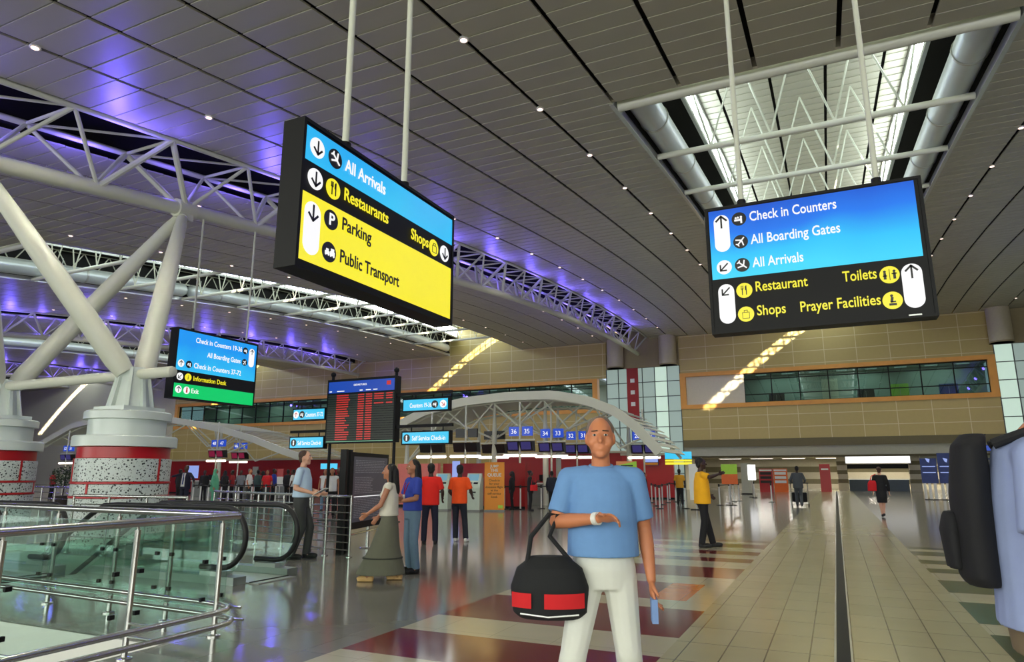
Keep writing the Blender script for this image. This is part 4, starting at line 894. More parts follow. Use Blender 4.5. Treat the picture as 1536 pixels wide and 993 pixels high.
stand('blue_poster_stand', 'narrow pale blue poster behind the head of the person in orange', 'poster stand', 683, 27, 0.35, 0.9, 2.05, ((0, 1, 'screen_pale'),))
stand('lit_display', 'small blue and cyan screens right of the person in the pale shirt', 'display', 490, 30, 1.0, 1.75, 2.05, ((0, 1, 'sign_cyan'),), 'black_metal')
for px, lab in ((1400, 'dark blue roller banner with printed emblem, left of the pair'), (1427, 'dark blue roller banner with printed emblem, right of the pair')):
    t = thing('roller_banner', lab, 'banner', (X_at(px, 47.5), 47.5, 0), RD(-4), 'blue roller banners')
    m = MB(); m.box(-0.42, 0.42, 0, 0.03, 0.95, 2.4 if px < 1410 else 2.7); m.build('panel', 'deep_blue', t)
    for z in (1.9, 1.55): m = MB(); m.box(-0.33, 0.33, -0.006, 0, z, z + 0.05); m.build('printed_line', 'screen_pale', t)
    m = MB(); m.prism([(-0.05, -0.006, 2.2), (0.05, -0.006, 2.15), (0.1, -0.006, 2.36), (-0.14, -0.006, 2.42)], (0, 0.004, 0)); m.build('emblem', 'screen_pale', t)
    for a in (-0.3, -0.05, 0.22): m = MB(); m.box(a - 0.07, a + 0.07, 0, 0.06, 0.04, 0.95); m.build('leg', 'white_paint', t)
    m = MB(); m.box(-0.4, 0.4, -0.1, 0.2, 0, 0.04); m.build('base', 'black_metal', t)
# far shops
t = thing('red_kiosk', 'tall red advertising pillar beside the floor slot at the far end', 'advertising pillar', (-0.85, 66, 0)); m = MB(); m.box(-0.42, 0.42, -0.2, 0.2, 0, 2.35); m.build('body', 'red_paint', t); m = MB(); m.box(-0.28, 0.28, -0.21, -0.2, 1.85, 1.98); m.build('emblem', 'white_paint', t)
t = thing('lightbox_sign', 'long glowing white lightbox over the far shop opening', 'sign', (3.45, 69.6, 2.42)); m = MB(); m.box(-2.6, 2.6, 0, 0.3, 0, 1.0); m.build('housing', 'white_paint', t); m = MB(); m.box(-2.55, 2.55, -0.02, 0, 0.05, 0.97); m.build('lit_panel', 'lit_white', t)
t = thing('shop_counter', 'grey shop counter with dark opening under the white lightbox', 'shop counter', (3.45, 71, 0)); m = MB(); m.box(-2.4, 2.4, 0, 0.6, 0, 1.0); m.build('front', pm('slate', (84, 98, 108), 0.5), t); m = MB(); m.box(-2.5, 2.5, 0.2, 0.4, 2.0, 2.4); m.build('dark_header', 'black_metal', t); m = MB(); m.box(-2.45, 2.45, -0.1, 0.7, 1.0, 1.06); m.build('worktop', 'steel_trim', t)
for x, lab in ((0.55, 'banded cream pillar left of the white lightbox'), (6.35, 'banded cream pillar right of the white lightbox')):
    t = thing('banded_pillar', lab, 'pillar', (x, 70.2, 0), 0, 'pillars at the far shops')
    m = MB(); m.box(-0.42, 0.42, 0, 0.8, 0, 3.05); m.build('shaft', 'cream_stone', t)
    for z in (0.7, 1.5, 2.3): m = MB(); m.box(-0.43, 0.43, -0.01, 0.81, z, z + 0.35); m.build('band', 'brown_band', t)
for x, lab, mk in ((8.0, 'grey shop fascia sign with a slanting dark mark, right of the pillar', 0.5), (12.2, 'long grey shop fascia sign near the right photo edge', 1.2)):
    t = thing('fascia_sign', lab, 'sign', (x, 69.8, 2.35)); m = MB(); m.box(-1.2 if x < 9 else -2.2, 1.2 if x < 9 else 2.2, 0, 0.2, 0, 0.75); m.build('panel', 'grey_fascia', t)
    m = MB(); m.obox((-0.5, -0.01, 0.4), mk, 0.02, 0.12, 0, 0); m.build('dark_mark', 'deep_blue', t)
t = thing('edge_sign', 'blue lit sign beside the right-edge person, far wall', 'sign', (X_at(1497, D - 0.05), D - 0.05, 3.35)); m = MB(); m.box(-0.9, 0.9, 0, 0.15, 0, 0.5); m.build('housing', 'black_metal', t); m = MB(); m.box(-0.86, 0.86, -0.01, 0, 0.04, 0.46); m.build('lit_panel', 'sign_blue', t)
def vend(px, Y, label, mat, mat2):
    t = thing('display_cabinet', label, 'display cabinet', (X_at(px, Y), Y, 0)); m = MB(); m.box(-0.55, 0.55, 0, 0.5, 0, 1.95); m.build('body', mat, t)
    for z in (0.75, 1.1, 1.45): m = MB(); m.box(-0.45, 0.45, -0.04, 0, z, z + 0.22); m.build('shelf_row', mat2, t)
    m = MB(); m.box(-0.5, 0.5, -0.02, 0, 1.75, 1.88); m.build('header', 'white_paint', t)
vend(1152, 63, 'red display cabinet of goods at the far end, left of the orange one', 'red_paint', 'dark_brown'); vend(1174, 63, 'orange display cabinet of goods at the far end', 'orange_paint', 'white_paint')
t = thing('grey_post_panel', 'tall grey panel left of the glowing white display', 'panel', (X_at(1122, 55), 55, 0)); m = MB(); m.box(-0.35, 0.35, 0, 0.2, 0, 2.3); m.build('panel', 'grey_fascia', t); m = MB(); m.box(-0.4, 0.4, -0.05, 0.25, 0, 0.08); m.build('base', 'black_metal', t)
# queue stanchions with retractable belts
def stanchion(x, y, label, to, group):
    t = thing('queue_stanchion', label, 'stanchion', (x, y, 0), 0, group)
    m = MB(); m.tube((0, 0, 0.03), (0, 0, 0.94), 0.034, n=12); m.build('post', 'white_paint', t, smooth=True); m = MB(); m.lathe([(0.17, 0), (0.17, 0.015), (0.06, 0.035)], n=20); m.build('base', 'black_metal', t, smooth=True)
    m = MB(); m.lathe([(0.045, 0.88), (0.045, 1.0), (0.03, 1.01)], n=12); m.build('belt_head', 'black_plastic', t, smooth=True)
    if to:
        d = V((to[0] - x, to[1] - y, 0)); L = d.length; d.normalize(); m = MB(); m.obox(d * L / 2 + V((0, 0, 0.945)), L - 0.08, 0.005, 0.05, atan2(d.y, d.x)); m.build('belt', 'black_rubber', t)
def floor_at(px, py):
    d = (px - 768) / 1015.0; e = (py - 496.5) / 1015.0; th = RD(11.987); ps = RD(25.097)
    F = V((-sin(ps) * cos(th), cos(ps) * cos(th), sin(th))); Rr = V((cos(ps), sin(ps), 0)); U = Rr.cross(F); r = F + Rr * d - U * e
    k = -1.45 / r.z; return r.x * k, r.y * k
grp1 = [(978, 754), (984, 759), (990, 763), (994, 757), (1002, 754), (1005, 749.5), (1014, 753), (1019, 751), (1029, 763)]
grp2 = [(1080, 758), (1095, 755), (1101, 752.5), (1109, 752), (1132, 747), (1158, 753.5)]
grp3 = [(756.5, 764), (768.6, 764), (780.7, 764.5), (812, 763), (837, 761)]
def run(pts, labels, group):
    q = [floor_at(*p) for p in pts]
    for i, (x, y) in enumerate(q): stanchion(x, y, labels(i), q[i + 1] if i + 1 < len(q) and (V((*q[i + 1], 0)) - V((x, y, 0))).length < 6 else None, group)
n9 = ['first', 'second', 'third', 'fourth', 'fifth', 'sixth', 'seventh', 'eighth', 'ninth', 'tenth', 'eleventh', 'twelfth']
run(grp1, lambda i: f'white belt stanchion between the salmon banner and the yellow shirt, {n9[i]} from left', 'stanchions left of the yellow shirt')
run(grp2, lambda i: f'white belt stanchion right of the yellow shirt, {n9[i]} from left', 'stanchions right of the yellow shirt')
run(grp3, lambda i: f'white belt stanchion beside the person with the red shoulder bag, {n9[i]} from left', 'stanchions by the orange banner')
q = [(X_at(px, Y), Y) for px, Y in ((288, 23), (299, 25), (311, 23), (330, 24.4), (341, 26), (356, 24), (376, 25.4), (397, 25), (412, 27), (434, 26.6), (452, 27))]
for i, (x, y) in enumerate(q): stanchion(x, y, f'white belt stanchion in front of the waiting crowd, {n9[i]} from left', q[i + 1] if i + 1 < len(q) else None, 'stanchions by the crowd')
# ---------------------------------------------------------------- railings and escalators
def bar(t, pts, r, name='handrail', mat='stainless', n=12): m = MB(); m.path(pts, r, n); return m.build(name, mat, t, smooth=True)
def rail_post(t, p, h, r=0.024, foot=True):
    m = MB(); m.tube((*p, 0), (*p, h), r, n=14); q = m.build('post', 'stainless', t, smooth=True)
    if foot: m = MB(); m.lathe([(0.062, 0), (0.062, 0.012), (0.03, 0.022)], (*p, 0), 20); m.build('foot_plate', 'stainless', q, smooth=True)
    m = MB(); m.tube((*p, h), (*p, h + 0.05), 0.012, n=8); m.build('saddle', 'stainless', q, smooth=True)
    return q
t = thing('glass_railing', 'stainless steel and glass railing round the escalator well in the foreground', 'railing', (0, 0, 0))
C1 = (-5.29, 5.02)     # corner
bar(t, [(-5.22, 0.2, 1.06), (-5.24, 2.9, 1.06), (-5.28, 4.7, 1.06), (C1[0], C1[1] + 0.02, 1.06)], 0.034)
bar(t, [(C1[0] + 0.02, C1[1], 1.065), (-7.0, 5.12, 1.065), (-9.0, 5.26, 1.065), (-12.5, 5.5, 1.065)], 0.034)
for x, z in ((-5.0, 0.27), (-4.95, 0.17)):
    bar(t, [(x + 0.02, 0.2, z), (x, 4.55, z), (x - 0.03, 4.72, z), (x - 0.12, 4.84, z), (x - 0.3, 4.9, z), (-5.5, 4.92, z), (-12.5, 5.2, z)], 0.024, 'bumper_rail')
for y in (1.0, 1.95, 2.95, 3.98, 4.86):
    q = rail_post(t, (-5.3, y), 1.0); m = MB()
    m.tube((-5.3, y, 0.27), (-4.99, y, 0.27), 0.012, n=8); m.tube((-5.3, y, 0.17), (-4.95, y, 0.17), 0.012, n=8); m.build('bracket', 'stainless', q, smooth=True)
for x in (-6.28, -7.2, -8.35, -9.5, -10.7, -11.9): rail_post(t, (x, 5.08 + (-5.3 - x) * 0.045), 1.0)
def pane(t, a, b, z0, z1):
    m = MB(); a = V((*a, 0)); b = V((*b, 0)); d = (b - a).normalized(); n = V((-d.y, d.x, 0)) * 0.006
    m.hexa([a - n + V((0, 0, z0)), b - n + V((0, 0, z0)), b + n + V((0, 0, z0)), a + n + V((0, 0, z0)), a - n + V((0, 0, z1)), b - n + V((0, 0, z1)), b + n + V((0, 0, z1)), a + n + V((0, 0, z1))])
    g = m.build('glass_pane', 'rail_glass', t)
    for k in (0.0, 1.0):
        for z in (z0 + 0.13, z1 - 0.3):
            c = a.lerp(b, k) + d * (0.06 if k == 0 else -0.06) + V((0, 0, z)); m = MB(); m.obox(c, 0.045, 0.03, 0.034, atan2(d.y, d.x)); m.build('clamp', 'black_metal', g)
ys = [1.0, 1.95, 2.95, 3.98, 4.86]
for a, b in zip(ys, ys[1:]): pane(t, (-5.36, a + 0.05), (-5.36, b - 0.05), 0.2, 0.96)
xs = [-5.3, -6.28, -7.2, -8.35, -9.5, -10.7, -11.9]
for a, b in zip(xs, xs[1:]): pane(t, (a - 0.05, 5.0 + (-5.3 - a) * 0.045), (b + 0.05, 5.0 + (-5.3 - b) * 0.045), 0.2, 0.96)
# slatted steel railing behind the escalators
def slat_rail(label, pts, h=1.06, n=7, posts=None, z0=0.12):
    t = thing('steel_railing', label, 'railing', (0, 0, 0))
    P = [V((*p, 0)) for p in pts]; L = sum((b - a).length for a, b in zip(P, P[1:]))
    bar(t, [p + V((0, 0, h)) for p in P], 0.026)
    for k in range(n): bar(t, [p + V((0, 0, z0 + (h - 0.16 - z0) * k / (n - 1))) for p in P], 0.011, 'rail', n=8)
    k = max(2, int(L / 1.02)); 
    for i in range(k + 1):
        s = L * i / k
        for a, b in zip(P, P[1:]):
            if s <= (b - a).length + 1e-6: q = a + (b - a).normalized() * s; break
            s -= (b - a).length
        rail_post(t, (q.x, q.y), h - 0.03, 0.022)
    return t
slat_rail('slatted stainless railing from the notice totem towards the nearer tree column', [(-8.05, 10.28), (-8.6, 10.33), (-12.6, 11.75), (-13.5, 12.05)])
slat_rail('short stainless railing behind the striding person in grey trousers', [(-9.25, 10.15), (-8.75, 10.2), (-8.62, 10.3)], n=6)
slat_rail('thin-railed stainless railing between the two tree columns', [(-16.0, 12.6), (-21.4, 13.5), (-25.3, 14.3)], n=4, z0=0.35)
slat_rail('short stainless railing with paired posts along the escalator well', [(-10.3, 8.62), (-10.65, 8.62), (-13.4, 8.62)], n=3, z0=0.3)
def escalator(label, x0, ya, yb, run=9.5):
    """top landing at x0, running down towards -x"""
    t = thing('escalator', label, 'escalator', (x0, (ya + yb) / 2, 0)); hw = (yb - ya) / 2; sl = 0.62
    fl = 3.0     # flat part
    prof = lambda x: 0 if x > -fl else (x + fl) * sl
    m = MB(); m.box(-fl + 0.3, 0.15, -hw + 0.14, hw - 0.14, 0.0, 0.012); m.build('landing_plate', 'steel_trim', t)
    for s in (-1, 1):
        y = s * hw
        m = MB(); P = [(-0.05, 0.0), (-fl, 0.0), (-run, prof(-run))]
        for (a, za), (b, zb) in zip(P, P[1:]): m.hexa([(a, y - 0.11, za - 0.5), (b, y - 0.11, zb - 0.5), (b, y + 0.11, zb - 0.5), (a, y + 0.11, za - 0.5), (a, y - 0.11, za + 0.1), (b, y - 0.11, zb + 0.1), (b, y + 0.11, zb + 0.1), (a, y + 0.11, za + 0.1)])
        k = m.build('skirt', pm('skirt_steel', (150, 158, 152), 0.35, 0.6), t)
        m = MB(); A = [(-0.02 - 0.33 + 0.33 * cos(q), 0.52 + 0.42 * sin(q)) for q in [-pi / 2 + pi * i / 12 for i in range(13)]]
        pts = [(-run, prof(-run) + 0.1)] + [(-fl, 0.1), (-0.35, 0.1)] + A + [(-fl + 0.1, 0.95), (-run, prof(-run) + 0.93)]
        m.prism([(a, y - 0.006, b) for a, b in pts], (0, 0.012, 0)); m.build('glass_balustrade', 'rail_glass', t)
        hand = [(-run, y, prof(-run) + 1.0), (-fl - 0.3, y, 1.0 - 0.3 * sl + 0.02), (-fl, y, 0.985), (-fl + 0.3, y, 1.0), (-0.4, y, 1.0)] + [(-0.4 + 0.4 * sin(q), y, 0.6 + 0.4 * cos(q)) for q in [pi * i / 14 for i in range(1, 15)]] + [(-0.8, y, 0.2)]
        m = MB(); m.path(hand, 0.038, 10); m.build('handrail', 'black_rubber', t, smooth=True)
        m = MB(); m.obox((-0.5, y, 0.08), 0.4, 0.2, 0.16); m.build('newel_foot', 'steel_trim', k)
    m = MB(); x = -fl; z = 0.0
    while x > -run: m.box(x - 0.4, x, -hw + 0.12, hw - 0.12, z - 0.6, z - 0.02); x -= 0.36; z -= 0.36 * sl
    m.build('steps', pm('step_metal', (96, 104, 100), 0.4, 0.7), t)
    m = MB(); m.box(-0.02, 0.02, -hw + 0.14, hw - 0.14, 0.012, 0.02); m.build('comb', 'black_metal', t)
escalator('escalator going down to the left, its rounded handrail end nearest the slatted railing', -7.35, 7.15, 8.15)
escalator('escalator at the far left, its rounded handrail end seen between railing posts', -10.75, 5.95, 6.85)
light('lower_hall_light', 'AREA', (-14, 1.5, -1.2), 260, (0.9, 1, 0.95), size=7); light('lower_hall_light', 'AREA', (-18, 7, -1.4), 160, (0.9, 1, 0.95), size=2.4)
# ---------------------------------------------------------------- people
def remeshed(m, name, mat, parent, vox, it=3):
    bmesh.ops.recalc_face_normals(m.b, faces=m.b.faces[:]); me = bpy.data.meshes.new('tmp'); m.b.to_mesh(me); m.b.free()
    o = bpy.data.objects.new('tmp', me); COL.objects.link(o)
    r = o.modifiers.new('r', 'REMESH'); r.mode = 'VOXEL'; r.voxel_size = vox
    s = o.modifiers.new('s', 'SMOOTH'); s.factor = 0.5; s.iterations = it
    bpy.context.view_layer.update(); dg = bpy.context.evaluated_depsgraph_get()
    n = bpy.data.meshes.new_from_object(o.evaluated_get(dg)); bpy.data.objects.remove(o); bpy.data.meshes.remove(me)
    for f in n.polygons: f.use_smooth = True
    n.name = name; n.materials.clear(); n.materials.append(MATS[mat] if isinstance(mat, str) else mat)
    q = bpy.data.objects.new(name, n); COL.objects.link(q); q.parent = parent
    return q
for nm, c in dict(skin_dark=(84, 54, 40), skin_deep=(58, 38, 30), skin_tan=(196, 124, 84), skin_pale=(206, 156, 128), skin_warm=(168, 112, 82)).items(): pm(nm, c, 0.5, var=0.06, scale=9)
for nm, c in dict(hair_black=(16, 14, 13), hair_brown=(66, 46, 32), hair_grey=(120, 104, 90)).items(): pm(nm, c, 0.65, var=0.3, scale=40, bump=0.6)
def cloth(nm, c, var=0.07): return pm('cloth_' + nm, c, 0.85, var=var, scale=14, bump=0.15)
def hand(m, el, wr, thumb, curl, fist=False):
    d = (wr - el).normalized(); u = V(thumb); u = (u - d * u.dot(d)).normalized(); n = d.cross(u) * curl
    R = Matrix((u, n, d)).transposed()
    m.ell(wr + d * 0.05, 0.04, 0.019, 0.056, 10, 8, R)
    for i, (o, L) in enumerate(((0.031, 0.074), (0.011, 0.084), (-0.010, 0.079), (-0.030, 0.062))):
        a = wr + d * 0.088 + u * o; k = 0.9 if fist else 0.35 + 0.08 * i
        b = a + (d * cos(k * 0.6) + n * sin(k * 0.6)) * L * 0.5; c = b + (d * cos(k * 1.9) + n * sin(k * 1.9)) * L * 0.5
        m.cap(a, b, 0.0098, 0.009); m.cap(b, c, 0.009, 0.0078)
    a = wr + d * 0.03 + u * 0.03; b = a + d * 0.03 + u * 0.03 + n * 0.008; c = b + d * 0.034 + u * 0.006 + n * 0.014
    m.cap(a, b, 0.0125, 0.011); m.cap(b, c, 0.011, 0.009)
def person(label, x, y, facing, H, skin, hair, top, bottom, shoes, pose=None, group=None, vox=0.012, extra=None, face=False, female=False, z=0):
    """stands facing +y before turning; r = its right side (+x)"""
    po = dict(le=(-0.245, -0.02, 1.13), lw=(-0.25, 0.07, 0.88), re=(0.245, -0.02, 1.13), rw=(0.25, 0.07, 0.88), lk=(-0.10, 0.02, 0.50), la=(-0.105, -0.03, 0.085), rk=(0.10, 0.02, 0.50), ra=(0.105, -0.03, 0.085), head=(0, 0, 0), lt=(0, 1, 0), rt=(0, 1, 0), lc=-1, rc=1, lf=0, rf=0)
    po.update(pose or {})
    P = {k: V(v) if isinstance(v, tuple) else v for k, v in po.items()}
    t = thing('person', label, 'person', (x, y, z), facing, group); s = H / 1.75; t.scale = (s, s, s)
    hx = V(P['head'])
    m = MB(); sw = 0.17 if female else 0.185
    # one continuous body: torso, neck, head with face, arms, hands, legs
    m.ell((0, 0, 1.27), sw - 0.04, 0.098, 0.2); m.ell((0, 0, 1.06), 0.13 if female else 0.145, 0.095, 0.17); m.ell((0, -0.01, 0.93), 0.155, 0.105, 0.12)
    m.cap((-sw + 0.03, 0, 1.415), (sw - 0.03, 0, 1.415), 0.055); m.cap((0, -0.015, 1.43), V((0, 0.01, 1.56)) + hx * 0.6, 0.056, 0.052)
    h = V((0, 0.02, 1.635)) + hx
    m.ell(h, 0.075, 0.094, 0.113); m.ell(h + V((0, 0.022, -0.062)), 0.058, 0.07, 0.06); m.ell(h + V((0, 0.066, -0.098)), 0.03, 0.027, 0.022)
    m.cap(h + V((0, 0.088, 0.012)), h + V((0, 0.112, -0.026)), 0.011, 0.0155); m.ell(h + V((0, 0.074, 0.034)), 0.05, 0.018, 0.012)
    m.ell(h + V((0, 0.082, -0.064)), 0.025, 0.014, 0.006); m.ell(h + V((0, 0.08, -0.075)), 0.022, 0.014, 0.007)
    for q in (-1, 1): m.ell(h + V((q * 0.077, -0.002, -0.012)), 0.011, 0.024, 0.033); m.ell(h + V((q * 0.045, 0.055, -0.03)), 0.026, 0.028, 0.03)
    for sd, q in (('l', -1), ('r', 1)):
        sh = V((q * sw, 0, 1.405)); el = V(P[sd + 'e']); wr = V(P[sd + 'w'])
        m.cap(sh, sh.lerp(el, 0.5), 0.05, 0.046); m.cap(sh.lerp(el, 0.5), el, 0.046, 0.038); m.cap(el, el.lerp(wr, 0.35), 0.039, 0.041); m.cap(el.lerp(wr, 0.35), wr, 0.041, 0.026)
        hand(m, el, wr, P[sd + 't'], P[sd + 'c'], P[sd + 'f'])
        hp = V((q * 0.085, 0, 0.9)); kn = V(P[sd + 'k']); an = V(P[sd + 'a'])
        m.cap(hp, hp.lerp(kn, 0.5), 0.082, 0.07); m.cap(hp.lerp(kn, 0.5), kn, 0.07, 0.052); m.cap(kn, kn.lerp(an, 0.35), 0.05, 0.054); m.cap(kn.lerp(an, 0.35), an, 0.054, 0.034)
        m.cap(an, an + V((0, 0.06, -0.045)), 0.036, 0.034); m.cap(an + V((0, 0.06, -0.045)), an + V((0, 0.15, -0.058)), 0.034, 0.024)
    remeshed(m, 'body', skin, t, vox)
    # hair
    if hair:
        st, hc = hair; m = MB()
        m.ell(h + V((0, -0.03, 0.036)), 0.083, 0.09, 0.088); m.ell(h + V((0, -0.055, -0.02)), 0.072, 0.05, 0.08)
        if st in ('afro',): m.ell(h + V((0, -0.02, 0.05)), 0.088, 0.1, 0.088)
        if st == 'long':
            m.cap(h + V((0, -0.075, 0)), h + V((0, -0.1, -0.3)), 0.07, 0.075); m.cap(h + V((-0.07, -0.03, 0)), h + V((-0.09, -0.04, -0.27)), 0.032, 0.035); m.cap(h + V((0.07, -0.03, 0)), h + V((0.09, -0.04, -0.27)), 0.032, 0.035)
        if st == 'bun': m.ell(h + V((0, -0.1, 0.06)), 0.05)
        if st == 'scarf': m.ell(h + V((0, -0.012, 0.0)), 0.092, 0.098, 0.126); m.loft([(hx.x, -0.01, 1.36, 0.16, 0.11), (hx.x, -0.01, 1.5, 0.1, 0.095), (hx.x, -0.01, 1.6, 0.085, 0.09)])
        remeshed(m, 'hair' if st != 'scarf' else 'headscarf', hc, t, max(vox * 0.8, 0.009), 2)
    if face:
        for q in (-1, 1):
            m = MB(); m.ell(h + V((q * 0.031, 0.084, 0.008)), 0.0115, 0.009, 0.0065); e = m.build('eye', 'white_paint', t, smooth=True)
            m = MB(); m.ell(h + V((q * 0.031, 0.0905, 0.008)), 0.0062, 0.004, 0.0062); m.build('iris', 'dark_brown', e, smooth=True)
            m = MB(); m.cap(h + V((q * 0.016, 0.094, 0.032)), h + V((q * 0.047, 0.082, 0.03)), 0.0035, 0.003); m.build('eyebrow', 'hair_brown', t, smooth=True)
    # upper garment
    if top:
        tc, sl, hem, fat = top
        m = MB(); w_ = sw
        m.loft([(0, 0.005, hem, 0.172 + fat, 0.128 + fat), (0, 0.008, (hem + 1.1) / 2, (0.155 if female else 0.168) + fat, 0.125 + fat), (0, 0.005, 1.12, (0.148 if female else 0.166) + fat, 0.12 + fat), (0, 0.005, 1.28, w_ - 0.015 + fat * 0.6, 0.127 + fat * 0.5), (0, 0, 1.39, w_ - 0.005, 0.112), (0, -0.004, 1.435, 0.15, 0.1), (0, -0.008, 1.465, 0.09, 0.078)], 24)
        if female: m.ell((-0.075, 0.085, 1.27), 0.065, 0.06, 0.065); m.ell((0.075, 0.085, 1.27), 0.065, 0.06, 0.065)
        for sd, q in (('l', -1), ('r', 1)):
            sh = V((q * sw, 0, 1.405)); el = V(P[sd + 'e']); wr = V(P[sd + 'w'])
            m.cap((q * 0.09, 0, 1.41), sh, 0.07, 0.064)
            if sl == 'short': e2 = sh.lerp(el, 0.8); m.tube(sh, e2, 0.063, 0.064, 16)
            elif sl == 'long': m.cap(sh, el, 0.062, 0.054); m.tube(el, el.lerp(wr, 0.95), 0.054, 0.042, 16)
        remeshed(m, 'shirt' if sl != 'coat' else 'jacket', tc, t, vox)
    kind, bc = bottom
    if kind == 'trousers':
        m = MB(); m.loft([(0, 0, 0.82, 0.165, 0.12), (0, 0, 0.92, 0.178, 0.128), (0, 0, 1.02, 0.16, 0.118)], 24)
        for sd, q in (('l', -1), ('r', 1)):
            hp = V((q * 0.086, 0, 0.88)); kn = V(P[sd + 'k']); an = V(P[sd + 'a']) + V((0, 0, -0.02))
            m.cap(hp, kn, 0.096, 0.071); m.tube(kn, an, 0.071, 0.064, 18); m.ell(kn, 0.071)
        remeshed(m, 'trousers', bc, t, vox)
    elif kind in ('skirt', 'long_skirt'):
        zb = 0.5 if kind == 'skirt' else 0.1; fl = 0.165 if kind == 'skirt' else 0.3
        m = MB(); k_ = 0.1 if zb < 0.4 else 0; m.loft([(0, k_, zb, fl, fl * 0.82 + k_ * 1.3), (0, k_, zb + 0.02, fl, fl * 0.82 + k_ * 1.3), (0, k_ * 0.5, 0.5 if zb < 0.4 else 0.7, 0.2 if zb < 0.4 else 0.18, 0.16 + k_ * 0.7), (0, -0.005, 0.9, 0.178, 0.132), (0, 0, 1.04, 0.145, 0.11)], 28); k = remeshed(m, 'skirt', bc, t, vox)
        if zb < 0.4: m = MB(); m.loft([(0, 0.079, 0.33, 0.256, 0.312), (0, 0.077, 0.35, 0.252, 0.307)], 28); m.build('skirt_seam', 'cloth_seam', k, smooth=True)
    for sd, q in (('l', -1), ('r', 1)):
        an = V(P[sd + 'a']); m = MB(); g = an.z - 0.085
        m.ell((an.x, an.y + 0.1, g + 0.045), 0.046, 0.1, 0.042); m.ell((an.x, an.y - 0.01, g + 0.05), 0.042, 0.06, 0.048); m.box(an.x - 0.038, an.x + 0.038, an.y - 0.06, an.y + 0.18, g + 0.002, g + 0.02)
        remeshed(m, 'shoe', shoes, t, vox, 1)
    if extra: extra(t, P, h)
    return t
pm('cloth_seam', (52, 54, 46), 0.9)
RZ = atan2(-0.906, 0.424)           # facing towards the right of the photo
LZ = atan2(0.906, -0.424); CZ = RD(180 + 25); AWAY = RD(0)
walk = dict(lk=(-0.09, 0.16, 0.5), la=(-0.09, 0.22, 0.1), rk=(0.09, 0.03, 0.5), ra=(0.09, -0.22, 0.13))
# the person in blue walking towards the camera
def blue_extra(t, P, h):
    m = MB(); a = V(P['rw']); d = (a - V(P['re'])).normalized(); m.tube(a - d * 0.03, a - d * 0.0, 0.034, n=16); q = m.build('wristband', 'white_paint', t, smooth=True)
    m = MB(); m.path([V((0.062 * cos(k), -0.008 + 0.055 * sin(k), 1.468 + 0.012 * sin(k) * -1)) for k in [2 * pi * i / 20 for i in range(21)]], 0.014, 8, caps=False); m.build('collar', 'cloth_blue', t, smooth=True)
cloth('blue', (104, 146, 196)); cloth('offwhite', (214, 216, 206), 0.04)
bx, by = -1.23, 3.84
person('person in a short-sleeved blue shirt and white trousers walking towards the camera, bag on forearm', bx, by, RD(198), 1.78, 'skin_tan', ('short', 'hair_grey'), ('cloth_blue', 'short', 0.99, 0.028), ('trousers', 'cloth_offwhite'), 'dark_brown',
       dict(re=(0.255, 0.05, 1.17), rw=(0.02, 0.25, 1.2), rt=(0, 1, 0.5), rc=1, le=(-0.235, -0.05, 1.13), lw=(-0.255, 0.03, 0.87), lk=(-0.12, 0.05, 0.5), la=(-0.16, -0.12, 0.1), rk=(0.17, 0.14, 0.5), ra=(0.27, 0.2, 0.085)), vox=0.0075, extra=blue_extra, face=True)
def local(x, y, f, s, p): q = Matrix.Rotation(f, 3, 'Z') @ (V(p) * s); return V((x + q.x, y + q.y, q.z))
# black and red travel bag hanging from the forearm
q = local(bx, by, RD(198), 1.78 / 1.75, (0.29, 0.14, 0.8))
t = thing('travel_bag', 'black and red travel bag hanging from the forearm of the person in blue', 'bag', q, RD(198))
m = MB(); m.loft([(0, 0, -0.12, 0.16, 0.08), (0, 0, -0.09, 0.2, 0.11), (0, 0, 0.04, 0.215, 0.12), (0, 0, 0.14, 0.18, 0.1), (0, 0, 0.2, 0.1, 0.06)], 28); remeshed(m, 'bag_body', cloth('bagblack', (20, 22, 24)), t, 0.01)
for x0, x1 in ((-0.19, 0.02), (0.09, 0.2)):
    m = MB(); A = []
    n = 10
    for zz in (-0.055, 0.02):
        A.append([m.b.verts.new((x0 + (x1 - x0) * i / n, 0.126 * sqrt(max(0.03, 1 - ((x0 + (x1 - x0) * i / n) / 0.222) ** 2)), zz)) for i in range(n + 1)])
    for i in range(n): m._f([A[0][i], A[0][i + 1], A[1][i + 1], A[1][i]])
    m.build('red_panel', cloth('red', (200, 26, 32)), t, smooth=True)
m = MB(); m.path([(-0.16, 0.09, -0.085), (0, 0.118, -0.095), (0.15, 0.09, -0.085)], 0.005, 6); m.build('piping', 'steel_trim', t, smooth=True)
m = MB(); m.path([(0.12, 0.03, 0.16), (0.10, 0.0, 0.3), (0.0, -0.03, 0.42), (-0.05, -0.06, 0.42), (0.0, -0.05, 0.3), (-0.12, 0.0, 0.17)], 0.013, 8); m.build('strap', 'cloth_bagblack', t, smooth=True)
q = local(bx, by, RD(198), 1.78 / 1.75, (-0.262, 0.07, 0.73))
t = thing('document_wallet', 'small pale blue wallet held in the lowered hand of the person in blue', 'wallet', q, RD(198)); m = MB(); m.hexa([(-0.016, -0.05, -0.07), (0.016, -0.05, -0.07), (0.016, 0.05, -0.07), (-0.016, 0.05, -0.07), (-0.016, -0.05, 0.05), (0.016, -0.05, 0.05), (0.016, 0.05, 0.05), (-0.016, 0.05, 0.05)]); m.build('cover', cloth('wallet', (120, 150, 200)), t); m = MB(); m.box(-0.017, 0.017, -0.051, -0.045, -0.07, 0.05); m.build('spine', 'deep_blue', t)
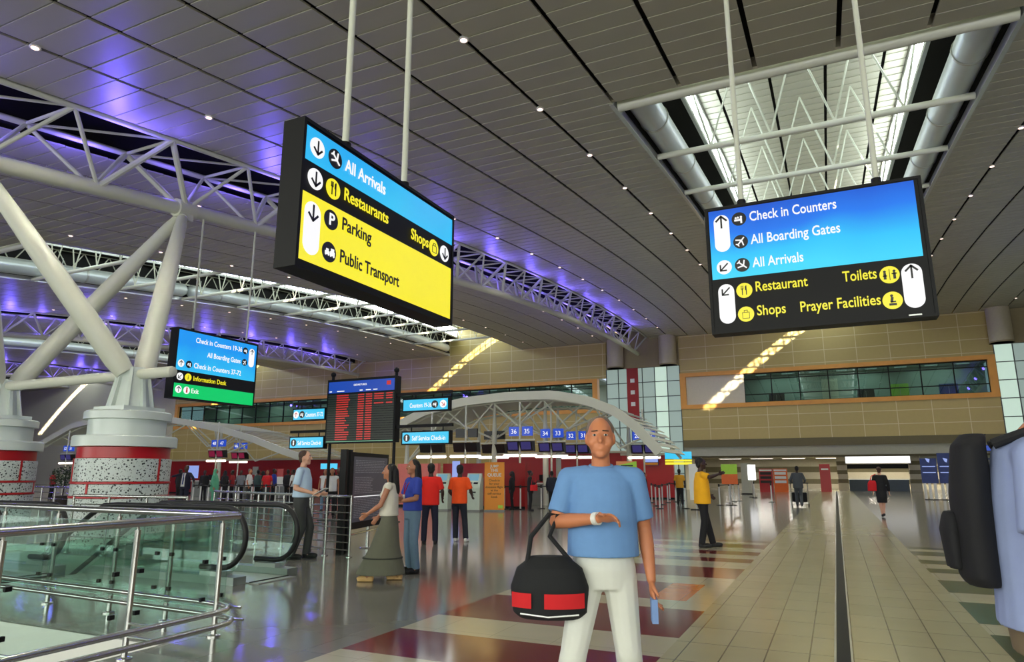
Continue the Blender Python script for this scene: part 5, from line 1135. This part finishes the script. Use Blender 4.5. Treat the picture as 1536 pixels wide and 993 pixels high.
# the close person at the right edge
cloth('lavender', (150, 164, 206)); ex, ey = 0.612, 2.905
def pack(t, P, h):
    pass
person('person in a pale lavender-blue shirt with a black backpack, cut by the right photo edge', ex, ey, RD(-97), 1.87, 'skin_tan', ('short', 'hair_black'), ('cloth_lavender', 'short', 0.9, 0.03), ('trousers', cloth('khaki', (120, 104, 80))), 'dark_brown', dict(head=(0, 0.13, -0.02), le=(-0.25, 0.04, 1.12), lw=(-0.24, 0.16, 0.9), **walk), vox=0.0085, face=True)
q = local(ex, ey, RD(-97), 1.87 / 1.75, (0, -0.165, 1.2))
t = thing('backpack', 'black backpack worn by the person at the right photo edge', 'backpack', q, RD(-97))
m = MB(); m.loft([(0, 0, -0.2, 0.13, 0.06), (0, -0.01, -0.17, 0.155, 0.068), (0, -0.01, 0.1, 0.155, 0.068), (0, 0.0, 0.27, 0.12, 0.055), (0, 0.02, 0.31, 0.06, 0.04)], 24); remeshed(m, 'bag_body', cloth('backpack', (20, 20, 24)), t, 0.01)
m = MB(); m.loft([(0, -0.075, -0.15, 0.1, 0.035), (0, -0.08, -0.02, 0.11, 0.04), (0, -0.075, 0.04, 0.09, 0.03)], 20); remeshed(m, 'front_pocket', 'cloth_backpack', t, 0.01)
for sx in (-0.1, 0.1): m = MB(); m.path([(sx, 0.07, 0.27), (sx * 1.15, 0.17, 0.31), (sx * 1.25, 0.33, 0.2), (sx * 1.3, 0.34, 0.0), (sx * 1.3, 0.12, -0.12)], 0.018, 8); m.build('shoulder_strap', 'cloth_backpack', t, smooth=True)
# grey-trousered person striding right, papers in hand
cloth('paleblue', (176, 200, 220)); cloth('charcoal', (62, 64, 62)); 
gx, gy = -8.72, 9.72
person('person in a pale blue shirt and charcoal trousers walking right past the steel railing', gx, gy, RZ, 1.88, 'skin_pale', ('short', 'hair_brown'), ('cloth_paleblue', 'short', 0.98, 0.03), ('trousers', 'cloth_charcoal'), 'black_rubber', dict(re=(0.24, -0.04, 1.13), rw=(0.2, 0.22, 1.06), le=(-0.24, -0.04, 1.13), lw=(-0.2, 0.22, 1.06), rt=(0, 0, 1), lt=(0, 0, 1), lk=(-0.09, 0.14, 0.5), la=(-0.09, 0.1, 0.085), rk=(0.09, 0.06, 0.5), ra=(0.09, -0.1, 0.085)), vox=0.011, face=True)
q = local(gx, gy, RZ, 1.88 / 1.75, (0.16, 0.36, 1.08)); t = thing('paper_sheets', 'white paper sheets held by the person in the pale blue shirt', 'paper', q, RZ); m = MB(); m.obox((0, 0, 0), 0.3, 0.21, 0.006, 0, RD(30)); m.build('sheet', 'white_paint', t); m = MB(); m.obox((0.01, 0.0, 0.008), 0.28, 0.2, 0.004, RD(6), RD(30)); m.build('sheet', 'white_paint', t)
# woman in the long grey skirt, and her companion
cloth('cream', (206, 202, 184)); cloth('greyskirt', (98, 98, 82)); cloth('royal', (46, 66, 160)); cloth('jeans', (104, 130, 150))
person('person in a white top and long grey-green skirt walking left, long black hair', -5.82, 8.3, LZ, 1.60, 'skin_warm', ('long', 'hair_black'), ('cloth_cream', 'none', 0.96, 0.02), ('long_skirt', 'cloth_greyskirt'), pm('sandal_tan', (200, 160, 100), 0.6), dict(re=(0.22, 0.06, 1.12), rw=(0.18, 0.2, 0.94), le=(-0.22, 0.1, 1.13), lw=(-0.14, 0.3, 1.0), lk=(-0.1, 0.12, 0.5), la=(-0.1, 0.25, 0.085), rk=(0.1, -0.03, 0.5), ra=(0.1, -0.16, 0.085)), vox=0.0105, female=True, face=True)
def lanyard(t, P, h): m = MB(); m.path([(-0.07, 0.04, 1.47), (-0.05, 0.13, 1.35), (0, 0.165, 1.2), (0.05, 0.13, 1.35), (0.07, 0.04, 1.47)], 0.007, 6); k = m.build('lanyard', 'red_paint', t, smooth=True); m = MB(); m.box(-0.03, 0.03, 0.16, 0.17, 1.1, 1.2); m.build('badge', 'white_paint', k)
person('person in a blue top and jeans with long curly black hair and red lanyard', -5.95, 9.1, RD(150), 1.68, 'skin_warm', ('long', 'hair_black'), ('cloth_royal', 'short', 0.95, 0.02), ('trousers', 'cloth_jeans'), 'black_rubber', dict(re=(0.23, 0.06, 1.14), rw=(0.02, 0.2, 1.14), le=(-0.23, 0.06, 1.14), lw=(-0.02, 0.22, 1.1), rt=(0, 0, 1), lt=(0, 0, 1)), vox=0.0115, female=True, face=True, extra=lanyard)
# red and orange shirts seen from behind
cloth('navy', (26, 26, 48)); cloth('scarlet', (226, 34, 22)); cloth('orange', (244, 84, 20)); cloth('black', (22, 22, 24)); cloth('yellow', (240, 176, 22))
person('person in a bright red shirt and navy trousers standing with back turned', -8.02, 12.95, RD(22), 1.68, 'skin_deep', ('afro', 'hair_black'), ('cloth_scarlet', 'short', 0.84, 0.035), ('trousers', 'cloth_navy'), 'black_rubber', dict(re=(0.27, 0.02, 1.13), rw=(0.24, 0.2, 0.98), le=(-0.27, 0.0, 1.14), lw=(-0.2, 0.2, 1.02), lk=(-0.12, 0, 0.5), la=(-0.13, -0.02, 0.085), rk=(0.12, 0, 0.5), ra=(0.13, -0.02, 0.085)), vox=0.0125)
person('person in a bright orange shirt and dark trousers standing with back turned', -7.75, 13.75, RD(12), 1.66, 'skin_deep', ('afro', 'hair_black'), ('cloth_orange', 'short', 0.86, 0.02), ('trousers', cloth('darknavy', (24, 28, 40))), 'white_paint', dict(re=(0.27, 0.04, 1.14), rw=(0.25, 0.2, 1.04), le=(-0.25, 0.0, 1.13), lw=(-0.22, 0.18, 1.02), lk=(-0.1, 0.03, 0.5), la=(-0.08, -0.02, 0.085), rk=(0.13, 0.02, 0.5), ra=(0.2, -0.1, 0.085)), vox=0.0125)
# yellow shirt, arm raised
person('person in a yellow shirt and black trousers turned right, one arm raised to chest height', -2.56, 14.75, RZ, 1.80, 'skin_deep', ('short', 'hair_black'), ('cloth_yellow', 'short', 0.84, 0.035), ('trousers', 'cloth_black'), 'black_rubber', dict(re=(0.28, 0.1, 1.36), rw=(0.14, 0.32, 1.42), rt=(0, 0, 1), le=(-0.25, -0.02, 1.13), lw=(-0.22, 0.2, 1.0), lk=(-0.1, 0.1, 0.5), la=(-0.1, 0.2, 0.085), rk=(0.1, 0.0, 0.5), ra=(0.1, -0.08, 0.085)), vox=0.012, face=True)
# woman in black walking away, red bag
lx, ly = 1.38, 27.6
person('person in a black dress walking away down the aisle, red bag on shoulder', lx, ly, RD(-4), 1.72, 'skin_pale', ('bun', 'hair_brown'), ('cloth_black', 'long', 0.9, 0.02), ('skirt', 'cloth_black'), 'black_rubber', dict(lk=(-0.06, 0.0, 0.5), la=(-0.03, -0.02, 0.1), rk=(0.05, 0.06, 0.5), ra=(0.02, -0.08, 0.13)), vox=0.015, female=True)
t = thing('shoulder_bag', 'red shoulder bag carried by the person in the black dress', 'bag', (lx - 0.24, ly - 0.06, 1.06), RD(20)); m = MB(); m.loft([(0, 0, -0.17, 0.19, 0.07), (0, 0, 0.1, 0.17, 0.07), (0, 0, 0.19, 0.1, 0.04)], 20); remeshed(m, 'bag_body', 'cloth_red', t, 0.015); m = MB(); m.path([(-0.08, 0, 0.17), (-0.02, 0, 0.34), (0.12, 0, 0.41), (0.14, 0, 0.3), (0.08, 0, 0.17)], 0.014, 8); m.build('strap', 'cloth_red', t, smooth=True)
# man with the luggage trolley, walking away
tx, ty = -1.62, 34.4
cloth('slate', (74, 80, 84))
person('person in a slate grey suit pushing a luggage trolley away down the aisle', tx, ty, RD(3), 1.84, 'skin_deep', ('short', 'hair_black'), ('cloth_slate', 'long', 0.8, 0.04), ('trousers', 'cloth_slate'), 'black_rubber', dict(re=(0.3, 0.06, 1.14), rw=(0.27, 0.34, 1.06), le=(-0.3, 0.06, 1.14), lw=(-0.27, 0.34, 1.06), rt=(-1, 0, 0), lt=(1, 0, 0), **{k: v for k, v in walk.items()}), vox=0.015)
t = thing('luggage_trolley', 'steel luggage trolley pushed by the person in grey', 'trolley', (tx, ty + 0.75, 0), RD(3))
for sx in (-0.36, 0.36):
    m = MB(); m.path([(sx, -0.42, 1.06), (sx, -0.36, 0.6), (sx, -0.3, 0.16), (sx * 0.8, 0.5, 0.16)], 0.022, 8); m.build('side_frame', 'stainless', t, smooth=True)
    for yy in (-0.3, 0.45): m = MB(); m.tube((sx - 0.025, yy, 0.075), (sx + 0.025, yy, 0.075), 0.07, n=14); m.build('wheel', 'black_rubber', t, smooth=True)
m = MB(); m.tube((-0.4, -0.42, 1.07), (0.4, -0.42, 1.07), 0.025, n=10); m.build('push_bar', 'black_plastic', t, smooth=True); m = MB(); m.box(-0.34, 0.34, -0.28, 0.5, 0.15, 0.18); m.build('platform', 'stainless', t)
def suitcase(x, y, z, rz, w_, d, h, mat, label):
    t = thing('suitcase', label, 'suitcase', (x, y, z), rz); m = MB(); m.box(-w_ / 2, w_ / 2, -d / 2, d / 2, 0.02, h); b = m.build('shell', mat, t); bm_ = b.modifiers.new('b', 'BEVEL'); bm_.width = 0.03; bm_.segments = 3
    m = MB(); m.path([(-0.1, 0, h), (-0.1, 0, h + 0.05), (0.1, 0, h + 0.05), (0.1, 0, h)], 0.012, 6); m.build('handle', 'black_plastic', t, smooth=True)
    m = MB(); m.box(-w_ / 2 - 0.002, w_ / 2 + 0.002, -0.006, 0.006, 0.02, h); m.build('zip_line', 'steel_trim', t)
suitcase(tx - 0.02, ty + 0.92, 0.18, RD(3), 0.66, 0.3, 0.46, 'cloth_black', 'black suitcase lying on the luggage trolley')
# two dark figures by the counter
person('person in black standing by the counters with a red bag at the hip', -11.4, 26.1, RZ, 1.62, 'skin_dark', ('bun', 'hair_black'), ('cloth_black', 'long', 0.88, 0.02), ('trousers', 'cloth_black'), 'black_rubber', dict(re=(0.2, 0.12, 1.15), rw=(0.12, 0.3, 1.25), rt=(0, 0, 1)), vox=0.016, female=True)
t = thing('shoulder_bag', 'red shoulder bag at the hip of the person in black by the counters', 'bag', (-11.16, 25.92, 0.95), RZ); m = MB(); m.loft([(0, 0, -0.14, 0.1, 0.16), (0, 0, 0.1, 0.08, 0.15)], 20); remeshed(m, 'bag_body', 'cloth_red', t, 0.015); m = MB(); m.path([(0, -0.1, 0.1), (-0.05, -0.05, 0.4), (-0.05, 0.05, 0.4), (0, 0.1, 0.1)], 0.012, 6); m.build('strap', 'cloth_red', t, smooth=True)
person('person in a dark jacket standing at the counter, just left of the person in blue', -10.6, 26.5, AWAY, 1.60, 'skin_dark', ('short', 'hair_black'), ('cloth_darknavy', 'long', 0.84, 0.03), ('trousers', 'cloth_black'), 'black_rubber', vox=0.016)
person('person in dark clothes behind the counter, beside the orange banner', X_at(768, 27.0), 27.0, LZ, 1.6, 'skin_deep', ('long', 'hair_black'), ('cloth_black', 'long', 0.88, 0.02), ('trousers', 'cloth_black'), 'black_rubber', vox=0.018, female=True)
person('person in dark top by the stanchions, right of the salmon banner', X_at(968, 30.5), 30.5, RZ, 1.55, 'skin_tan', ('short', 'hair_black'), ('cloth_darknavy', 'short', 0.88, 0.02), ('trousers', 'cloth_navy'), 'black_rubber', vox=0.018)
person('person in an amber shirt standing beyond the stanchions', X_at(1021, 34), 34, AWAY, 1.72, 'skin_deep', ('short', 'hair_black'), (cloth('amber', (222, 160, 40)), 'short', 0.84, 0.03), ('trousers', 'cloth_black'), 'black_rubber', vox=0.018)
# the waiting crowd at the far left
cloth('mint', (96, 176, 136)); cloth('white', (214, 214, 210)); cloth('darkred', (150, 34, 34)); cloth('teal', (60, 84, 84)); cloth('slategrey', (120, 124, 130))
up = dict(re=(0.3, 0.1, 1.36), rw=(0.5, 0.2, 1.3), le=(-0.36, 0.05, 1.25), lw=(-0.5, 0.16, 1.1))
def suit(t, P, h):
    m = MB(); m.hexa([(-0.08, 0.12, 0.92), (0.08, 0.12, 0.92), (0.08, 0.178, 0.92), (-0.08, 0.178, 0.92), (-0.06, 0.06, 1.44), (0.06, 0.06, 1.44), (0.06, 0.135, 1.44), (-0.06, 0.135, 1.44)]); k = m.build('shirt_front', 'cloth_white', t); m = MB(); m.hexa([(-0.025, 0.13, 1.0), (0.025, 0.13, 1.0), (0.025, 0.186, 1.0), (-0.025, 0.186, 1.0), (-0.015, 0.08, 1.43), (0.015, 0.08, 1.43), (0.015, 0.148, 1.43), (-0.015, 0.148, 1.43)]); m.build('tie', 'deep_blue', k)
crowd = [
 (275, 20.5, CZ - 0.2, 1.84, 'skin_dark', ('short', 'hair_black'), ('cloth_navy', 'long', 0.82, 0.04), 'cloth_navy', 'person in a navy suit, white shirt and tie beside the nearer tree column', suit, dict(up)),
 (266, 24.5, AWAY, 1.72, 'skin_dark', ('short', 'hair_black'), ('cloth_black', 'long', 0.84, 0.03), 'cloth_black', 'person in black just left of the suited person, by the tree column', None, None),
 (303, 27, CZ, 1.68, 'skin_deep', ('short', 'hair_black'), ('cloth_black', 'long', 0.84, 0.03), 'cloth_black', 'person in a black jacket between the suited person and the green shirt', None, None),
 (319, 23.4, RZ, 1.72, 'skin_warm', ('scarf', 'cloth_mint'), ('cloth_mint', 'long', 0.7, 0.06), 'cloth_mint', 'person in loose mint green clothing in the waiting crowd', None, None),
 (334, 26.5, AWAY, 1.66, 'skin_deep', ('long', 'hair_black'), ('cloth_black', 'long', 0.84, 0.03), 'cloth_black', 'person in black right of the mint green clothing', None, None),
 (345, 28.5, LZ, 1.7, 'skin_deep', ('short', 'hair_black'), ('cloth_darkred', 'short', 0.84, 0.03), 'cloth_black', 'person in a dark red top farther back in the crowd', None, None),
 (358, 27.4, CZ, 1.68, 'skin_dark', ('short', 'hair_black'), ('cloth_slategrey', 'short', 0.86, 0.03), 'cloth_black', 'person in a grey top in the middle of the crowd', None, None),
 (371, 26.2, RZ, 1.74, 'skin_tan', ('short', 'hair_grey'), ('cloth_white', 'short', 0.86, 0.04), 'cloth_charcoal', 'person in a white top in the middle of the crowd', None, None),
 (384, 26.8, AWAY, 1.7, 'skin_dark', ('short', 'hair_black'), ('cloth_teal', 'long', 0.86, 0.03), 'cloth_black', 'person in a dark teal top right of the white top', None, None),
 (391, 29, LZ, 1.66, 'skin_deep', ('long', 'hair_black'), ('cloth_black', 'long', 0.86, 0.03), 'cloth_black', 'person in black with long hair, left of the red-topped person', None, None),
 (398, 26.6, CZ, 1.68, 'skin_warm', ('short', 'hair_brown'), ('cloth_red', 'short', 0.86, 0.03), 'cloth_charcoal', 'person in a red top left of the red poster stand', None, None),
 (408, 28, RZ, 1.76, 'skin_dark', ('short', 'hair_black'), ('cloth_royal', 'short', 0.86, 0.03), 'cloth_black', 'person in a royal blue top behind the red poster stand', None, None),
 (429, 28, AWAY, 1.72, 'skin_deep', ('short', 'hair_black'), ('cloth_black', 'long', 0.86, 0.03), 'cloth_black', 'person in black right of the red poster stand', None, None),
 (437, 26.4, LZ, 1.7, 'skin_dark', ('short', 'hair_black'), ('cloth_white', 'short', 0.9, 0.02), 'cloth_black', 'person in a white top near the right end of the crowd', None, None),
 (446, 28.5, CZ, 1.66, 'skin_deep', ('long', 'hair_black'), ('cloth_darkred', 'long', 0.86, 0.03), 'cloth_black', 'person in a dark red jacket behind the walking person in pale blue', None, None),
 (486, 22.5, CZ, 1.68, 'skin_warm', ('long', 'hair_brown'), ('cloth_white', 'none', 0.92, 0.02), 'cloth_jeans', 'person in a white sleeveless top left of the dark-haired one', None, None),
 (496, 19.2, CZ + 0.2, 1.68, 'skin_warm', ('long', 'hair_black'), ('cloth_white', 'none', 0.92, 0.02), 'cloth_black', 'person with long black hair and white top, left of the notice totem', None, None),
 (506, 22, CZ - 0.4, 1.72, 'skin_dark', ('short', 'hair_black'), ('cloth_black', 'long', 0.86, 0.03), 'cloth_black', 'person in a black jacket beside the notice totem', None, None),
 (110, 26, RZ, 1.7, 'skin_tan', ('short', 'hair_black'), ('cloth_white', 'short', 0.86, 0.03), 'cloth_navy', 'person in a white top seen between the two tree columns', None, None),
 (74, 28, RZ, 1.7, 'skin_deep', ('short', 'hair_black'), ('cloth_darkred', 'short', 0.86, 0.03), 'cloth_black', 'person in dark red seen between the tree columns, farther left', None, None),
]
for px, Y, fz, H, sk, hr, tp, bt, lab, ex_, ps in crowd:
    person(lab, X_at(px, Y), Y, fz, H, sk, hr, tp, ('trousers', bt), 'black_rubber', ps, 'people waiting in the check-in queue', 0.02, ex_)
# potted plants glimpsed between the tree columns
t = thing('potted_tree', 'dark leafy potted tree between the two tree columns', 'plant', (X_at(92, 20), 20, 0))
m = MB(); m.lathe([(0.22, 0), (0.3, 0.5), (0.28, 0.52)], n=20); m.build('pot', 'dark_brown', t, smooth=True); m = MB(); m.path([(0, 0, 0.45), (0.03, 0, 0.9), (0, 0.02, 1.3)], 0.03, 8); m.build('trunk', 'dark_brown', t, smooth=True)
m = MB(); rnd = random.Random(2)
for i in range(420):
    a, b, r = rnd.uniform(0, 6.28), rnd.uniform(-1, 1), 0.55 * rnd.random() ** 0.4; c = V((r * cos(a) * sqrt(1 - b * b), r * sin(a) * sqrt(1 - b * b), 1.35 + 0.5 * b * r / 0.55)); d = V((rnd.uniform(-1, 1), rnd.uniform(-1, 1), rnd.uniform(-0.5, 1))).normalized(); e = d.orthogonal().normalized()
    m._f([m.b.verts.new(q) for q in (c, c + d * 0.06 + e * 0.025, c + d * 0.14, c + d * 0.06 - e * 0.025)])
m.build('foliage', pm('leaf_dark', (44, 62, 36), 0.6, var=0.3), t, fix=False)
